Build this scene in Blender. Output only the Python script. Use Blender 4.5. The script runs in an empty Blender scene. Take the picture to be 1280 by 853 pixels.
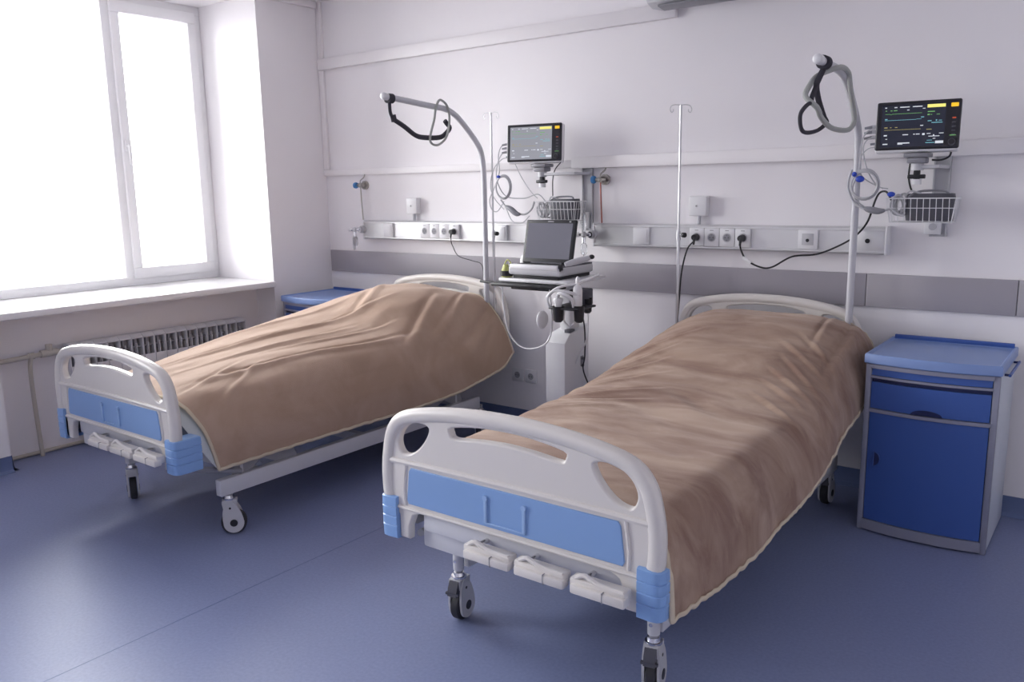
import bpy, bmesh, math, random
from mathutils import Vector, Matrix, Euler, noise
random.seed(7)
S = bpy.context.scene
COL = S.collection
R = math.radians

# ------------------------------------------------------------------ camera
CAM_ROT = Euler((R(79.60), R(0.96), R(36.96)))
CAM_LOC = Vector((0, 0, 1.5))
F_PX = 1035.0
cam = bpy.data.objects.new('camera', bpy.data.cameras.new('camera'))
cam.data.sensor_width = 36
cam.data.lens = F_PX * 36 / 1280
cam.data.clip_start = 0.02
cam.location = CAM_LOC
cam.rotation_euler = CAM_ROT
COL.objects.link(cam)
S.camera = cam

# ------------------------------------------------------------------ sky and light
world = bpy.data.worlds.new('overcast_sky')
S.world = world
world.use_nodes = True
wnt = world.node_tree
bg = wnt.nodes['Background']
# overcast sky over a duller ground
w_tc = wnt.nodes.new('ShaderNodeTexCoord'); w_sep = wnt.nodes.new('ShaderNodeSeparateXYZ'); w_cr = wnt.nodes.new('ShaderNodeValToRGB')
wnt.links.new(w_tc.outputs['Generated'], w_sep.inputs[0])
w_mr = wnt.nodes.new('ShaderNodeMapRange'); w_mr.inputs['From Min'].default_value = -0.1; w_mr.inputs['From Max'].default_value = 0.1
wnt.links.new(w_sep.outputs['Z'], w_mr.inputs['Value']); wnt.links.new(w_mr.outputs['Result'], w_cr.inputs['Fac'])
w_cr.color_ramp.elements[0].color = (0.36, 0.36, 0.36, 1); w_cr.color_ramp.elements[1].color = (0.98, 0.985, 0.975, 1)
wnt.links.new(w_cr.outputs['Color'], bg.inputs[0])
bg.inputs[1].default_value = 21.0
def portal(y0, y1, z0, z1, x):
    l = bpy.data.lights.new('window_portal', 'AREA'); l.shape = 'RECTANGLE'
    l.size = y1 - y0; l.size_y = z1 - z0
    l.cycles.is_portal = True
    o = bpy.data.objects.new('window_portal', l); COL.objects.link(o)
    o.location = (x, (y0 + y1) / 2, (z0 + z1) / 2)
    o.rotation_euler = Euler((R(90), 0, R(-90)))
portal(1.85, 3.66, 0.89, 2.80, -5.60)
portal(-0.97, 0.88, 0.89, 2.80, -5.60)
S.view_settings.view_transform = 'Standard'
S.view_settings.look = 'None'
S.view_settings.gamma = 1
S.view_settings.exposure = 0.0

# ------------------------------------------------------------------ helpers
M3 = CAM_ROT.to_matrix()
def ray(px, py):
    return M3 @ Vector(((px - 640) / F_PX, -(py - 426.5) / F_PX, -1))
def W(px, py, Y):
    r = ray(px, py); return CAM_LOC + r * (Y / r.y)
def WX(px, py, X):
    r = ray(px, py); return CAM_LOC + r * (X / r.x)

def srgb(r, g, b):
    f = lambda c: c / 12.92 if c <= 0.04045 else ((c + 0.055) / 1.055) ** 2.4
    return (f(r / 255), f(g / 255), f(b / 255), 1)

def mat(name, col, rough=0.5, metal=0.0, emit=None, es=1.0, noise_amt=0.0, nscale=20, bump=0.0, bscale=200, coat=0.0, sheen=0.0, trans=0.0, spec=None):
    m = bpy.data.materials.new(name); m.use_nodes = True
    nt = m.node_tree; b = nt.nodes['Principled BSDF']
    b.inputs['Base Color'].default_value = col
    b.inputs['Roughness'].default_value = rough
    b.inputs['Metallic'].default_value = metal
    if coat: b.inputs['Coat Weight'].default_value = coat
    if sheen:
        b.inputs['Sheen Weight'].default_value = sheen
        b.inputs['Sheen Roughness'].default_value = 0.4
    if trans: b.inputs['Transmission Weight'].default_value = trans
    if spec is not None: b.inputs['Specular IOR Level'].default_value = spec
    if emit:
        b.inputs['Emission Color'].default_value = emit
        b.inputs['Emission Strength'].default_value = es
    tc = nt.nodes.new('ShaderNodeTexCoord')
    if noise_amt:
        n = nt.nodes.new('ShaderNodeTexNoise'); n.inputs['Scale'].default_value = nscale
        n.inputs['Detail'].default_value = 5
        nt.links.new(tc.outputs['Object'], n.inputs['Vector'])
        mr = nt.nodes.new('ShaderNodeMapRange')
        mr.inputs['From Min'].default_value = 0.3; mr.inputs['From Max'].default_value = 0.7
        mr.inputs['To Min'].default_value = 1 - noise_amt; mr.inputs['To Max'].default_value = 1 + noise_amt
        nt.links.new(n.outputs['Fac'], mr.inputs['Value'])
        mx = nt.nodes.new('ShaderNodeMix'); mx.data_type = 'RGBA'; mx.blend_type = 'MULTIPLY'
        mx.inputs['Factor'].default_value = 1
        mx.inputs['A'].default_value = col
        nt.links.new(mr.outputs['Result'], mx.inputs['B'])
        nt.links.new(mx.outputs['Result'], b.inputs['Base Color'])
    if bump:
        n = nt.nodes.new('ShaderNodeTexNoise'); n.inputs['Scale'].default_value = bscale
        n.inputs['Detail'].default_value = 3
        nt.links.new(tc.outputs['Object'], n.inputs['Vector'])
        bp = nt.nodes.new('ShaderNodeBump'); bp.inputs['Strength'].default_value = bump
        bp.inputs['Distance'].default_value = 0.002
        nt.links.new(n.outputs['Fac'], bp.inputs['Height'])
        nt.links.new(bp.outputs['Normal'], b.inputs['Normal'])
    return m

MAT = {}
MAT['wall'] = mat('wall_paint', srgb(243, 240, 244), 0.6, noise_amt=0.01, nscale=1.5, bump=0.05, bscale=60)
MAT['ceiling'] = mat('ceiling_paint', srgb(244, 242, 245), 0.8)
MAT['niche'] = MAT['wall']
MAT['trunk'] = mat('white_plastic_trunking', srgb(243, 240, 243), 0.45)
MAT['band'] = mat('grey_wall_guard', srgb(168, 164, 172), 0.5, bump=0.15, bscale=300)
MAT['pvc'] = mat('white_window_plastic', srgb(247, 247, 250), 0.3)
MAT['sill'] = mat('white_sill', srgb(236, 235, 238), 0.25)
MAT['skirt'] = mat('blue_vinyl_skirting', srgb(100, 116, 158), 0.4, noise_amt=0.05, nscale=30)
MAT['board'] = mat('ivory_bed_plastic', srgb(222, 217, 214), 0.32, bump=0.05, bscale=500)
MAT['blue_panel'] = mat('sky_blue_panel', srgb(134, 168, 218), 0.42, bump=0.06, bscale=500)
MAT['bumper'] = mat('blue_bumper_plastic', srgb(134, 170, 222), 0.35)
MAT['steel_white'] = mat('white_powder_coated_steel', srgb(205, 205, 212), 0.35)
MAT['steel_grey'] = mat('grey_painted_steel', srgb(150, 150, 158), 0.4)
MAT['chrome'] = mat('chrome', (0.75, 0.75, 0.78, 1), 0.15, 1.0)
MAT['stainless'] = mat('stainless_tube', (0.62, 0.62, 0.64, 1), 0.28, 1.0)
MAT['alu'] = mat('brushed_aluminium', (0.70, 0.70, 0.72, 1), 0.42, 0.55, bump=0.05, bscale=200)
MAT['black'] = mat('black_plastic', srgb(34, 34, 40), 0.45)
MAT['bezel'] = mat('glossy_charcoal_bezel', srgb(40, 40, 48), 0.3)
MAT['rubber'] = mat('black_rubber', srgb(46, 46, 52), 0.6)
MAT['strap'] = mat('dark_grey_strap', srgb(58, 56, 66), 0.8, bump=0.3, bscale=900)
MAT['darkgrey'] = mat('dark_grey_plastic', srgb(78, 78, 88), 0.5)
MAT['midgrey'] = mat('mid_grey_plastic', srgb(138, 138, 146), 0.5)
MAT['grip'] = mat('grey_green_grip', srgb(168, 170, 168), 0.5)
MAT['lightgrey'] = mat('light_grey_plastic', srgb(196, 196, 202), 0.4)
MAT['socket_grey'] = mat('pale_socket_well', srgb(172, 172, 180), 0.5)
MAT['card_clip'] = mat('translucent_blue_clip', srgb(160, 190, 232), 0.25)
MAT['white'] = mat('white_plastic', srgb(232, 232, 236), 0.35)
MAT['cable_grey'] = mat('grey_cable', srgb(188, 188, 194), 0.5)
MAT['cable_white'] = mat('white_cable', srgb(222, 222, 226), 0.45)
MAT['cab_blue'] = mat('cobalt_cabinet_front', srgb(62, 94, 168), 0.38, bump=0.03, bscale=400)
MAT['cab_top'] = mat('blue_cabinet_top', srgb(124, 148, 200), 0.35)
MAT['cab_body'] = mat('pale_cabinet_body', srgb(196, 202, 214), 0.4)
MAT['cab_frame'] = mat('grey_cabinet_frame', srgb(142, 144, 164), 0.4)
MAT['cab_dark'] = mat('dark_blue_and_recess_shade', srgb(20, 32, 80), 0.5)  # cobalt darkened as shade in cabinet recesses; also plain dark towel bar posts
MAT['bluebit'] = mat('blue_plastic_clip', srgb(40, 74, 190), 0.4)
MAT['knob_blue'] = mat('pale_blue_knob', srgb(74, 140, 200), 0.3)
MAT['copper'] = mat('copper_pipe', srgb(150, 92, 84), 0.35, 0.6)
MAT['brass'] = mat('dull_nickel', (0.45, 0.43, 0.40, 1), 0.35, 1.0)
MAT['sheet'] = mat('pale_bed_sheet', srgb(196, 202, 208), 0.85)
MAT['mattress'] = mat('mattress_cover', srgb(120, 130, 150), 0.6)
MAT['pipe_paint'] = mat('cream_painted_pipe', srgb(196, 190, 182), 0.45)
MAT['rad'] = mat('white_radiator_enamel', srgb(222, 222, 228), 0.3)
MAT['rad_dark'] = mat('radiator_inner_shade', srgb(150, 150, 160), 0.5)  # enamel greyed for the shade inside the section openings
MAT['lcd_grey'] = mat('idle_laptop_screen', srgb(112, 112, 124), 0.25)
MAT['yellow'] = mat('yellow_green_plastic', srgb(196, 200, 120), 0.5)
MAT['binding'] = mat('cream_blanket_binding', srgb(204, 190, 170), 0.85)
MAT['clear'] = mat('clear_plastic', (0.92, 0.94, 0.97, 1), 0.08, trans=0.9)
MAT['hole'] = mat('socket_hole', srgb(60, 60, 66), 0.6)

def emis(name, c, s): return mat(name, (0.01, 0.01, 0.01, 1), 0.4, emit=c, es=s)
MAT['e_yellow'] = emis('screen_yellow', srgb(250, 240, 130), 1.0)
MAT['e_green'] = emis('screen_green', srgb(120, 190, 110), 0.8)
MAT['e_cyan'] = emis('screen_cyan', srgb(130, 200, 215), 0.8)
MAT['e_white'] = emis('screen_white', srgb(225, 230, 240), 0.9)
MAT['e_olive'] = emis('screen_olive', srgb(190, 180, 110), 0.7)
MAT['e_amber'] = emis('alarm_amber', srgb(255, 200, 40), 1.0)
MAT['e_red'] = emis('red_led', srgb(220, 90, 50), 0.6)
MAT['screen'] = mat('monitor_screen_glass', srgb(26, 28, 40), 0.12, emit=srgb(52, 54, 72), es=0.35)
MAT['screen_l'] = mat('monitor_screen_glass_bright', srgb(84, 86, 94), 0.10, emit=srgb(138, 139, 146), es=1.0)

def m_floor():
    m = bpy.data.materials.new('blue_vinyl_floor'); m.use_nodes = True
    nt = m.node_tree; b = nt.nodes['Principled BSDF']
    tc = nt.nodes.new('ShaderNodeTexCoord')
    n = nt.nodes.new('ShaderNodeTexNoise'); n.inputs['Scale'].default_value = 90; n.inputs['Detail'].default_value = 6
    n2 = nt.nodes.new('ShaderNodeTexNoise'); n2.inputs['Scale'].default_value = 1.6; n2.inputs['Detail'].default_value = 4
    nt.links.new(tc.outputs['Object'], n.inputs['Vector']); nt.links.new(tc.outputs['Object'], n2.inputs['Vector'])
    cr = nt.nodes.new('ShaderNodeValToRGB')
    cr.color_ramp.elements[0].position = 0.3; cr.color_ramp.elements[0].color = srgb(122, 132, 170)
    cr.color_ramp.elements[1].position = 0.7; cr.color_ramp.elements[1].color = srgb(132, 142, 180)
    nt.links.new(n.outputs['Fac'], cr.inputs['Fac'])
    nt.links.new(cr.outputs['Color'], b.inputs['Base Color'])
    mr = nt.nodes.new('ShaderNodeMapRange'); mr.inputs['To Min'].default_value = 0.36; mr.inputs['To Max'].default_value = 0.52
    nt.links.new(n2.outputs['Fac'], mr.inputs['Value']); nt.links.new(mr.outputs['Result'], b.inputs['Roughness'])
    bp = nt.nodes.new('ShaderNodeBump'); bp.inputs['Strength'].default_value = 0.06; bp.inputs['Distance'].default_value = 0.002
    nt.links.new(n.outputs['Fac'], bp.inputs['Height']); nt.links.new(bp.outputs['Normal'], b.inputs['Normal'])
    return m
MAT['floor'] = m_floor()

def m_blanket(name, ca, cb, scale, stretch, seed):
    m = bpy.data.materials.new(name); m.use_nodes = True
    nt = m.node_tree; b = nt.nodes['Principled BSDF']
    b.inputs['Roughness'].default_value = 0.9
    b.inputs['Sheen Weight'].default_value = 0.35; b.inputs['Sheen Roughness'].default_value = 0.5
    b.inputs['Sheen Tint'].default_value = (1.0, 0.85, 0.78, 1)
    b.inputs['Specular IOR Level'].default_value = 0.15
    tc = nt.nodes.new('ShaderNodeTexCoord'); mp = nt.nodes.new('ShaderNodeMapping')
    mp.inputs['Scale'].default_value = stretch; mp.inputs['Location'].default_value = (seed, seed, 0)
    nt.links.new(tc.outputs['Object'], mp.inputs['Vector'])
    n = nt.nodes.new('ShaderNodeTexNoise'); n.inputs['Scale'].default_value = scale; n.inputs['Detail'].default_value = 7
    n.inputs['Roughness'].default_value = 0.6; n.inputs['Distortion'].default_value = 0.6
    nt.links.new(mp.outputs['Vector'], n.inputs['Vector'])
    cr = nt.nodes.new('ShaderNodeValToRGB')
    cr.color_ramp.elements[0].position = 0.38; cr.color_ramp.elements[0].color = ca
    cr.color_ramp.elements[1].position = 0.62; cr.color_ramp.elements[1].color = cb
    nt.links.new(n.outputs['Fac'], cr.inputs['Fac']); nt.links.new(cr.outputs['Color'], b.inputs['Base Color'])
    f = nt.nodes.new('ShaderNodeTexNoise'); f.inputs['Scale'].default_value = 350; f.inputs['Detail'].default_value = 3
    nt.links.new(tc.outputs['Object'], f.inputs['Vector'])
    bp = nt.nodes.new('ShaderNodeBump'); bp.inputs['Strength'].default_value = 0.35; bp.inputs['Distance'].default_value = 0.003
    nt.links.new(f.outputs['Fac'], bp.inputs['Height']); nt.links.new(bp.outputs['Normal'], b.inputs['Normal'])
    return m
MAT['blanket1'] = m_blanket('smooth_tan_blanket', srgb(170, 144, 126), srgb(182, 157, 140), 3, (1, 1, 1), 2)
MAT['blanket2'] = m_blanket('plush_brown_blanket', srgb(132, 104, 92), srgb(168, 144, 128), 3.2, (0.8, 2.2, 1.2), 9)

def m_glass():
    m = bpy.data.materials.new('window_glass'); m.use_nodes = True
    nt = m.node_tree; nt.nodes.remove(nt.nodes['Principled BSDF'])
    o = nt.nodes['Material Output']
    t = nt.nodes.new('ShaderNodeBsdfTransparent'); g = nt.nodes.new('ShaderNodeBsdfGlossy'); g.inputs['Roughness'].default_value = 0.02
    fr = nt.nodes.new('ShaderNodeFresnel'); fr.inputs['IOR'].default_value = 1.45
    mx = nt.nodes.new('ShaderNodeMixShader')
    nt.links.new(fr.outputs[0], mx.inputs[0]); nt.links.new(t.outputs[0], mx.inputs[1]); nt.links.new(g.outputs[0], mx.inputs[2])
    nt.links.new(mx.outputs[0], o.inputs[0])
    return m
MAT['glass'] = m_glass()

def cr_pts(P, n, closed=False):
    """Catmull-Rom through the points, n samples per span."""
    P = [Vector(p) for p in P]; out = []; k = len(P)
    rng = k if closed else k - 1
    for i in range(rng):
        if closed: a, b, c, d = P[(i-1) % k], P[i], P[(i+1) % k], P[(i+2) % k]
        else: a, b, c, d = P[max(i-1, 0)], P[i], P[i+1], P[min(i+2, k-1)]
        for j in range(n):
            t = j / n
            out.append(0.5 * ((2*b) + (c-a)*t + (2*a-5*b+4*c-d)*t*t + (3*b-a-3*c+d)*t**3))
    if not closed: out.append(P[-1])
    return out

class MB:
    def __init__(s): s.bm = bmesh.new(); s.mats = []
    def mi(s, m):
        m = MAT[m]
        if m not in s.mats: s.mats.append(m)
        return s.mats.index(m)
    def _new(s, vs, m):
        i = s.mi(m)
        for f in {f for v in vs for f in v.link_faces}: f.material_index = i
    def box(s, lo, hi, m, bev=0.0, seg=2, rot=None, piv=None):
        lo, hi = Vector(lo), Vector(hi)
        c = (lo + hi) / 2; d = hi - lo
        r = bmesh.ops.create_cube(s.bm, size=1, matrix=Matrix.Translation(c) @ Matrix.Diagonal((abs(d.x), abs(d.y), abs(d.z), 1)))
        vs = r['verts']
        if bev:
            es = list({e for v in vs for e in v.link_edges})
            rr = bmesh.ops.bevel(s.bm, geom=es, offset=min(bev, min(abs(d.x), abs(d.y), abs(d.z)) * 0.49), segments=seg, affect='EDGES', profile=0.5)
            vs = rr['verts']
        if rot:
            bmesh.ops.rotate(s.bm, verts=list(vs), cent=Vector(piv) if piv else c, matrix=Euler(rot).to_matrix())
        s._new(vs, m); return list(vs)
    def cyl(s, a, b, r, m, r2=None, seg=20, bev=0):
        a, b = Vector(a), Vector(b); d = b - a
        q = d.to_track_quat('Z', 'Y').to_matrix().to_4x4()
        rr = bmesh.ops.create_cone(s.bm, cap_ends=True, segments=seg, radius1=r, radius2=r if r2 is None else r2, depth=d.length,
                                   matrix=Matrix.Translation((a + b) / 2) @ q)
        s._new(rr['verts'], m); return rr['verts']
    def sph(s, c, r, m, sc=(1, 1, 1), seg=16):
        rr = bmesh.ops.create_uvsphere(s.bm, u_segments=seg, v_segments=seg // 2 + 2, radius=r, matrix=Matrix.Translation(Vector(c)) @ Matrix.Diagonal((*sc, 1)))
        s._new(rr['verts'], m); return rr['verts']
    def tube(s, P, r, m, seg=8, smooth=0, closed=False, rz=None):
        P = cr_pts(P, smooth, closed) if smooth else [Vector(p) for p in P]
        n = len(P); i = s.mi(m); rings = []
        up = None
        for k in range(n):
            if closed: t = P[(k+1) % n] - P[k-1]
            else: t = P[min(k+1, n-1)] - P[max(k-1, 0)]
            if t.length < 1e-9: t = Vector((0, 0, 1))
            t.normalize()
            if up is None:
                up = Vector((0, 0, 1)) if abs(t.z) < 0.9 else Vector((0, 1, 0))
            up = (up - t * up.dot(t))
            up = up.normalized() if up.length > 1e-6 else t.orthogonal().normalized()
            sd = t.cross(up)
            rk = r(k / (n - 1)) if callable(r) else r
            rings.append([s.bm.verts.new(P[k] + (up * math.cos(2*math.pi*j/seg) * (rz or rk) + sd * math.sin(2*math.pi*j/seg) * rk)) for j in range(seg)])
        fs = []
        for k in range(n if closed else n - 1):
            A, B = rings[k], rings[(k+1) % n]
            for j in range(seg):
                fs.append(s.bm.faces.new((A[j], A[(j+1) % seg], B[(j+1) % seg], B[j])))
        if not closed:
            fs.append(s.bm.faces.new(rings[0][::-1])); fs.append(s.bm.faces.new(rings[-1]))
        for f in fs: f.material_index = i
    def lathe(s, prof, c, m, seg=24, axis='Z'):
        """prof: (radius, height) from bottom to top."""
        i = s.mi(m); c = Vector(c); rings = []
        def pt(r, h, a):
            x, y = r * math.cos(a), r * math.sin(a)
            return c + (Vector((x, y, h)) if axis == 'Z' else Vector((x, -h, y)) if axis == 'Y' else Vector((h, x, y)))
        for r, h in prof:
            rings.append([s.bm.verts.new(pt(max(r, 1e-4), h, 2*math.pi*j/seg)) for j in range(seg)])
        for A, B in zip(rings, rings[1:]):
            for j in range(seg):
                s.bm.faces.new((A[j], A[(j+1) % seg], B[(j+1) % seg], B[j])).material_index = i
        s.bm.faces.new(rings[0][::-1]).material_index = i
        s.bm.faces.new(rings[-1]).material_index = i
    def prism(s, poly, m, depth, frame=None, bev=0, seg=2):
        """poly in the (u, w) plane, extruded along v by depth; frame: 4x4 taking (u, v, w) to world."""
        fr = frame or Matrix()
        i = s.mi(m)
        A = [s.bm.verts.new((u, 0, w)) for u, w in poly]
        f = s.bm.faces.new(A)
        r = bmesh.ops.extrude_face_region(s.bm, geom=[f])
        B = [g for g in r['geom'] if isinstance(g, bmesh.types.BMVert)]
        for v in B: v.co.y += depth
        vs = A + B
        if bev:
            es = list({e for v in vs for e in v.link_edges if len(e.link_faces) == 2 and e.calc_face_angle(0) > 0.6})
            rr = bmesh.ops.bevel(s.bm, geom=es, offset=bev, segments=seg, affect='EDGES', profile=0.5)
            vs = list({v for v in rr['verts']} | {v for v in vs if v.is_valid})
        for v in vs: v.co = fr @ v.co
        for f in {f for v in vs for f in v.link_faces}: f.material_index = i
    def grid(s, rows, m, thick=0.0):
        i = s.mi(m)
        V = [[s.bm.verts.new(p) for p in row] for row in rows]
        for a, b in zip(V, V[1:]):
            for j in range(len(a) - 1):
                s.bm.faces.new((a[j], a[j+1], b[j+1], b[j])).material_index = i
    def holed(s, outer, holes, y0, th, m, bev=0.006, frame=None):
        """plate with holes: outlines in x,z; front face at y0, thickness th to +y, rounded edges."""
        cu = bpy.data.curves.new('c', 'CURVE'); cu.dimensions = '2D'; cu.fill_mode = 'BOTH'
        cu.extrude = max(th / 2 - bev, 0.0005); cu.bevel_depth = bev; cu.bevel_resolution = 2; cu.offset = -bev
        for poly in [outer] + holes:
            sp = cu.splines.new('POLY'); sp.points.add(len(poly) - 1)
            for k, (x, z) in enumerate(poly): sp.points[k].co = (x, z, 0, 1)
            sp.use_cyclic_u = True
        o = bpy.data.objects.new('c', cu); COL.objects.link(o)
        dg = bpy.context.evaluated_depsgraph_get(); dg.update()
        me = bpy.data.meshes.new_from_object(o.evaluated_get(dg))
        t = bmesh.new(); t.from_mesh(me)
        i = s.mi(m); mp = {}
        fr = frame or Matrix()
        for v in t.verts: mp[v] = s.bm.verts.new(fr @ Vector((v.co.x, y0 + th / 2 - v.co.z, v.co.y)))
        for f in t.faces:
            try: s.bm.faces.new([mp[v] for v in f.verts]).material_index = i
            except ValueError: pass
        t.free(); bpy.data.objects.remove(o); bpy.data.curves.remove(cu); bpy.data.meshes.remove(me)
    def build(s, name, parent=None, sharp=35, local=False):
        bmesh.ops.recalc_face_normals(s.bm, faces=s.bm.faces)
        if parent is not None and not local:
            mw = root_matrix(parent).inverted()
            bmesh.ops.transform(s.bm, matrix=mw, verts=s.bm.verts)
        me = bpy.data.meshes.new(name); s.bm.to_mesh(me); s.bm.free()
        for m in s.mats: me.materials.append(m)
        for p in me.polygons: p.use_smooth = True
        me.set_sharp_from_angle(angle=R(sharp))
        o = bpy.data.objects.new(name, me); COL.objects.link(o)
        if parent is not None: o.parent = parent
        return o

def root_matrix(o):
    m = Matrix()
    while o is not None:
        m = Matrix.LocRotScale(o.location, o.rotation_euler, o.scale) @ m
        o = o.parent
    return m
def thing(name, label, cat, loc=(0, 0, 0), rotz=0, group=None):
    o = bpy.data.objects.new(name, None); COL.objects.link(o)
    o.empty_display_size = 0.1
    o.location = loc; o.rotation_euler = (0, 0, rotz)
    o['label'] = label; o['category'] = cat
    if group: o['group'] = group
    return o
def tag(o, label, cat, group=None):
    o['label'] = label; o['category'] = cat
    if group: o['group'] = group
    return o
def struct(o):
    o['kind'] = 'structure'; return o
def center_origin(o):
    """move a single-mesh thing's origin to the bottom middle of its bounds"""
    xs = [v.co for v in o.data.vertices]
    c = Vector(((min(p.x for p in xs) + max(p.x for p in xs)) / 2, (min(p.y for p in xs) + max(p.y for p in xs)) / 2, min(p.z for p in xs)))
    o.data.transform(Matrix.Translation(-c)); o.location = c
    return o

# ------------------------------------------------------------------ room shell
XW, YW, ZC = -4.89, 4.20, 2.84        # left wall plane, back wall plane, ceiling
XN, XG = -5.10, -5.54                 # radiator niche back, window plane
XR, YF = 1.05, -1.30  # unseen right and front walls, set close to bounce more light
m = MB(); m.box((-5.8, YF - .2, -.12), (XR + .2, YW + .2, 0), 'floor'); fl = struct(m.build('floor'))
# welded seams of the vinyl sheets
for sx in (-2.62,):
    m = MB(); m.box((sx - .0015, YF, -.001), (sx + .0015, YW - .02, .0006), 'skirt'); m.build('seam', fl)
m = MB(); m.box((-5.8, YF - .2, ZC), (XR + .2, YW + .2, ZC + .12), 'ceiling'); struct(m.build('ceiling'))
m = MB(); m.box((XW - .9, YW, 0), (XR, YW + .2, ZC), 'wall'); struct(m.build('wall_back'))
m = MB(); m.box((XR, YF, 0), (XR + .2, YW + .2, ZC), 'wall'); struct(m.build('wall_right'))
m = MB(); m.box((-5.8, YF - .2, 0), (XR + .2, YF, ZC), 'wall'); struct(m.build('wall_front'))
m = MB()
WIN = [(1.835, 3.665), (-0.98, 0.90)]
ys = [YF, -0.98, 0.90, 1.835, 3.665, YW]
for a, b in ((YF, -0.98), (0.90, 1.835), (3.665, YW)):
    m.box((-5.8, a, 0), (XW, b, ZC), 'wall')
for a, b in WIN:
    m.box((-5.8, a, 0), (XN, b, 0.845), 'wall')
    m.box((-5.8, a, 2.815), (XW, b, ZC), 'wall')
struct(m.build('wall_left'))

def window(idx, a, b, mull):
    z0, z1 = 0.885, 2.815
    w = bpy.data.objects.new('window_%d' % idx, None); COL.objects.link(w); w['kind'] = 'structure'
    w.location = (XG, (a + b) / 2, z0)
    m = MB(); t = .06
    x0, x1 = XG - .07, XG
    m.box((x0, a, z0), (x1, b, z0 + t), 'pvc', .004); m.box((x0, a, z1 - t), (x1, b, z1), 'pvc', .004)
    m.box((x0, a, z0 + t), (x1, a + t, z1 - t), 'pvc', .004); m.box((x0, b - t, z0 + t), (x1, b, z1 - t), 'pvc', .004)
    m.box((x0, mull - .045, z0 + t), (x1, mull + .03, z1 - t), 'pvc', .004)
    m.build('window_frame', w)
    # opening sash on the side towards the back wall
    m = MB(); s0, s1 = mull + .01, b - t + .012; q = .062
    X0, X1 = XG - .05, XG + .018
    m.box((X0, s0, z0 + t - .012), (X1, s1, z0 + t + q), 'pvc', .006); m.box((X0, s0, z1 - t - q), (X1, s1, z1 - t + .012), 'pvc', .006)
    m.box((X0, s0, z0 + t + q), (X1, s0 + q, z1 - t - q), 'pvc', .006); m.box((X0, s1 - q, z0 + t + q), (X1, s1, z1 - t - q), 'pvc', .006)
    sash = m.build('sash', w)
    m = MB(); hy, hz = s0 + .028, 1.83
    m.box((X1, hy - .013, hz - .035), (X1 + .01, hy + .013, hz + .035), 'pvc', .004)
    m.cyl((X1, hy, hz), (X1 + .045, hy, hz), .009, 'pvc')
    m.box((X1 + .032, hy - .010, hz - .125), (X1 + .048, hy + .010, hz + .010), 'pvc', .006)
    m.build('handle', sash)
    m = MB(); m.box((XG - .045, s0 + q - .005, z0 + t + q - .005), (XG - .041, s1 - q + .005, z1 - t - q + .005), 'glass'); m.build('pane', w)
    m = MB(); m.box((XG - .045, a + t - .005, z0 + t - .005), (XG - .041, mull - .04, z1 - t + .005), 'glass'); m.build('pane', w)
    m = MB(); m.box((XG - .02, a + .004, .845), (XW + .035, b - .004, .885), 'sill', .008)
    m.build('window_sill', w)
window(1, 1.835, 3.665, 2.985)
window(2, -0.98, 0.90, 0.22)

# blue coved skirting
def skirting(name, pts):
    m = MB()
    for (a, b, n) in pts:
        a, b, n = Vector((*a, 0)), Vector((*b, 0)), Vector((*n, 0))
        prof = [(0, .09), (.004, .09), (.006, .035), (.012, .015), (.03, .002), (.03, 0.0), (0, 0)]
        rows = [[p + n * d + Vector((0, 0, z)) for d, z in prof] for p in (a, b)]
        m.grid(rows, 'skirt')
    return struct(m.build(name))
skirting('baseboard_back', [((XW, YW), (XR, YW), (0, -1))])
skirting('baseboard_left', [((XW, 3.665), (XW, YW), (1, 0)), ((XW, .9), (XW, 1.835), (1, 0)), ((XW, YF), (XW, -.98), (1, 0)), ((XW, 1.835), (XN, 1.835), (0, 1)), ((XW, .9), (XN, .9), (0, -1))])
skirting('baseboard_right', [((XR, YW), (XR, YF), (-1, 0))])

# grey wall guard rail in boards
k = 1
def trim(name_i, boxes, mt, bev=.004):
    o = MB()
    for lo, hi in boxes: o.box(lo, hi, mt, bev)
    return struct(o.build('trim_%d' % name_i))
tr = trim(1, [((-4.87, YW - .018, .915), (-2.952, YW, 1.073))], 'band', .003)
for a, b in ((-2.949, -1.03), (-1.027, -.402), (-.399, XR)):
    m = MB(); m.box((a, YW - .018, .915), (b, YW, 1.073), 'band', .003); m.build('guard_board', tr)
trim(2, [((XW, YW - .022, 1.617), (-2.70, YW, 1.662))], 'trunk')
trim(3, [((-2.70, YW - .036, 1.612), (XR, YW, 1.678))], 'trunk')
trim(4, [((XW, YW - .030, 2.372), (-2.05, YW, 2.448))], 'trunk')
trim(5, [((XW, YW - .022, 1.664), (XW + .05, YW, 2.370)), ((XW, YW - .022, 2.45), (XW + .05, YW, ZC))], 'trunk')
trim(6, [((XW, 3.665, ZC - .045), (XW + .03, YW - .03, ZC))], 'trunk')

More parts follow.
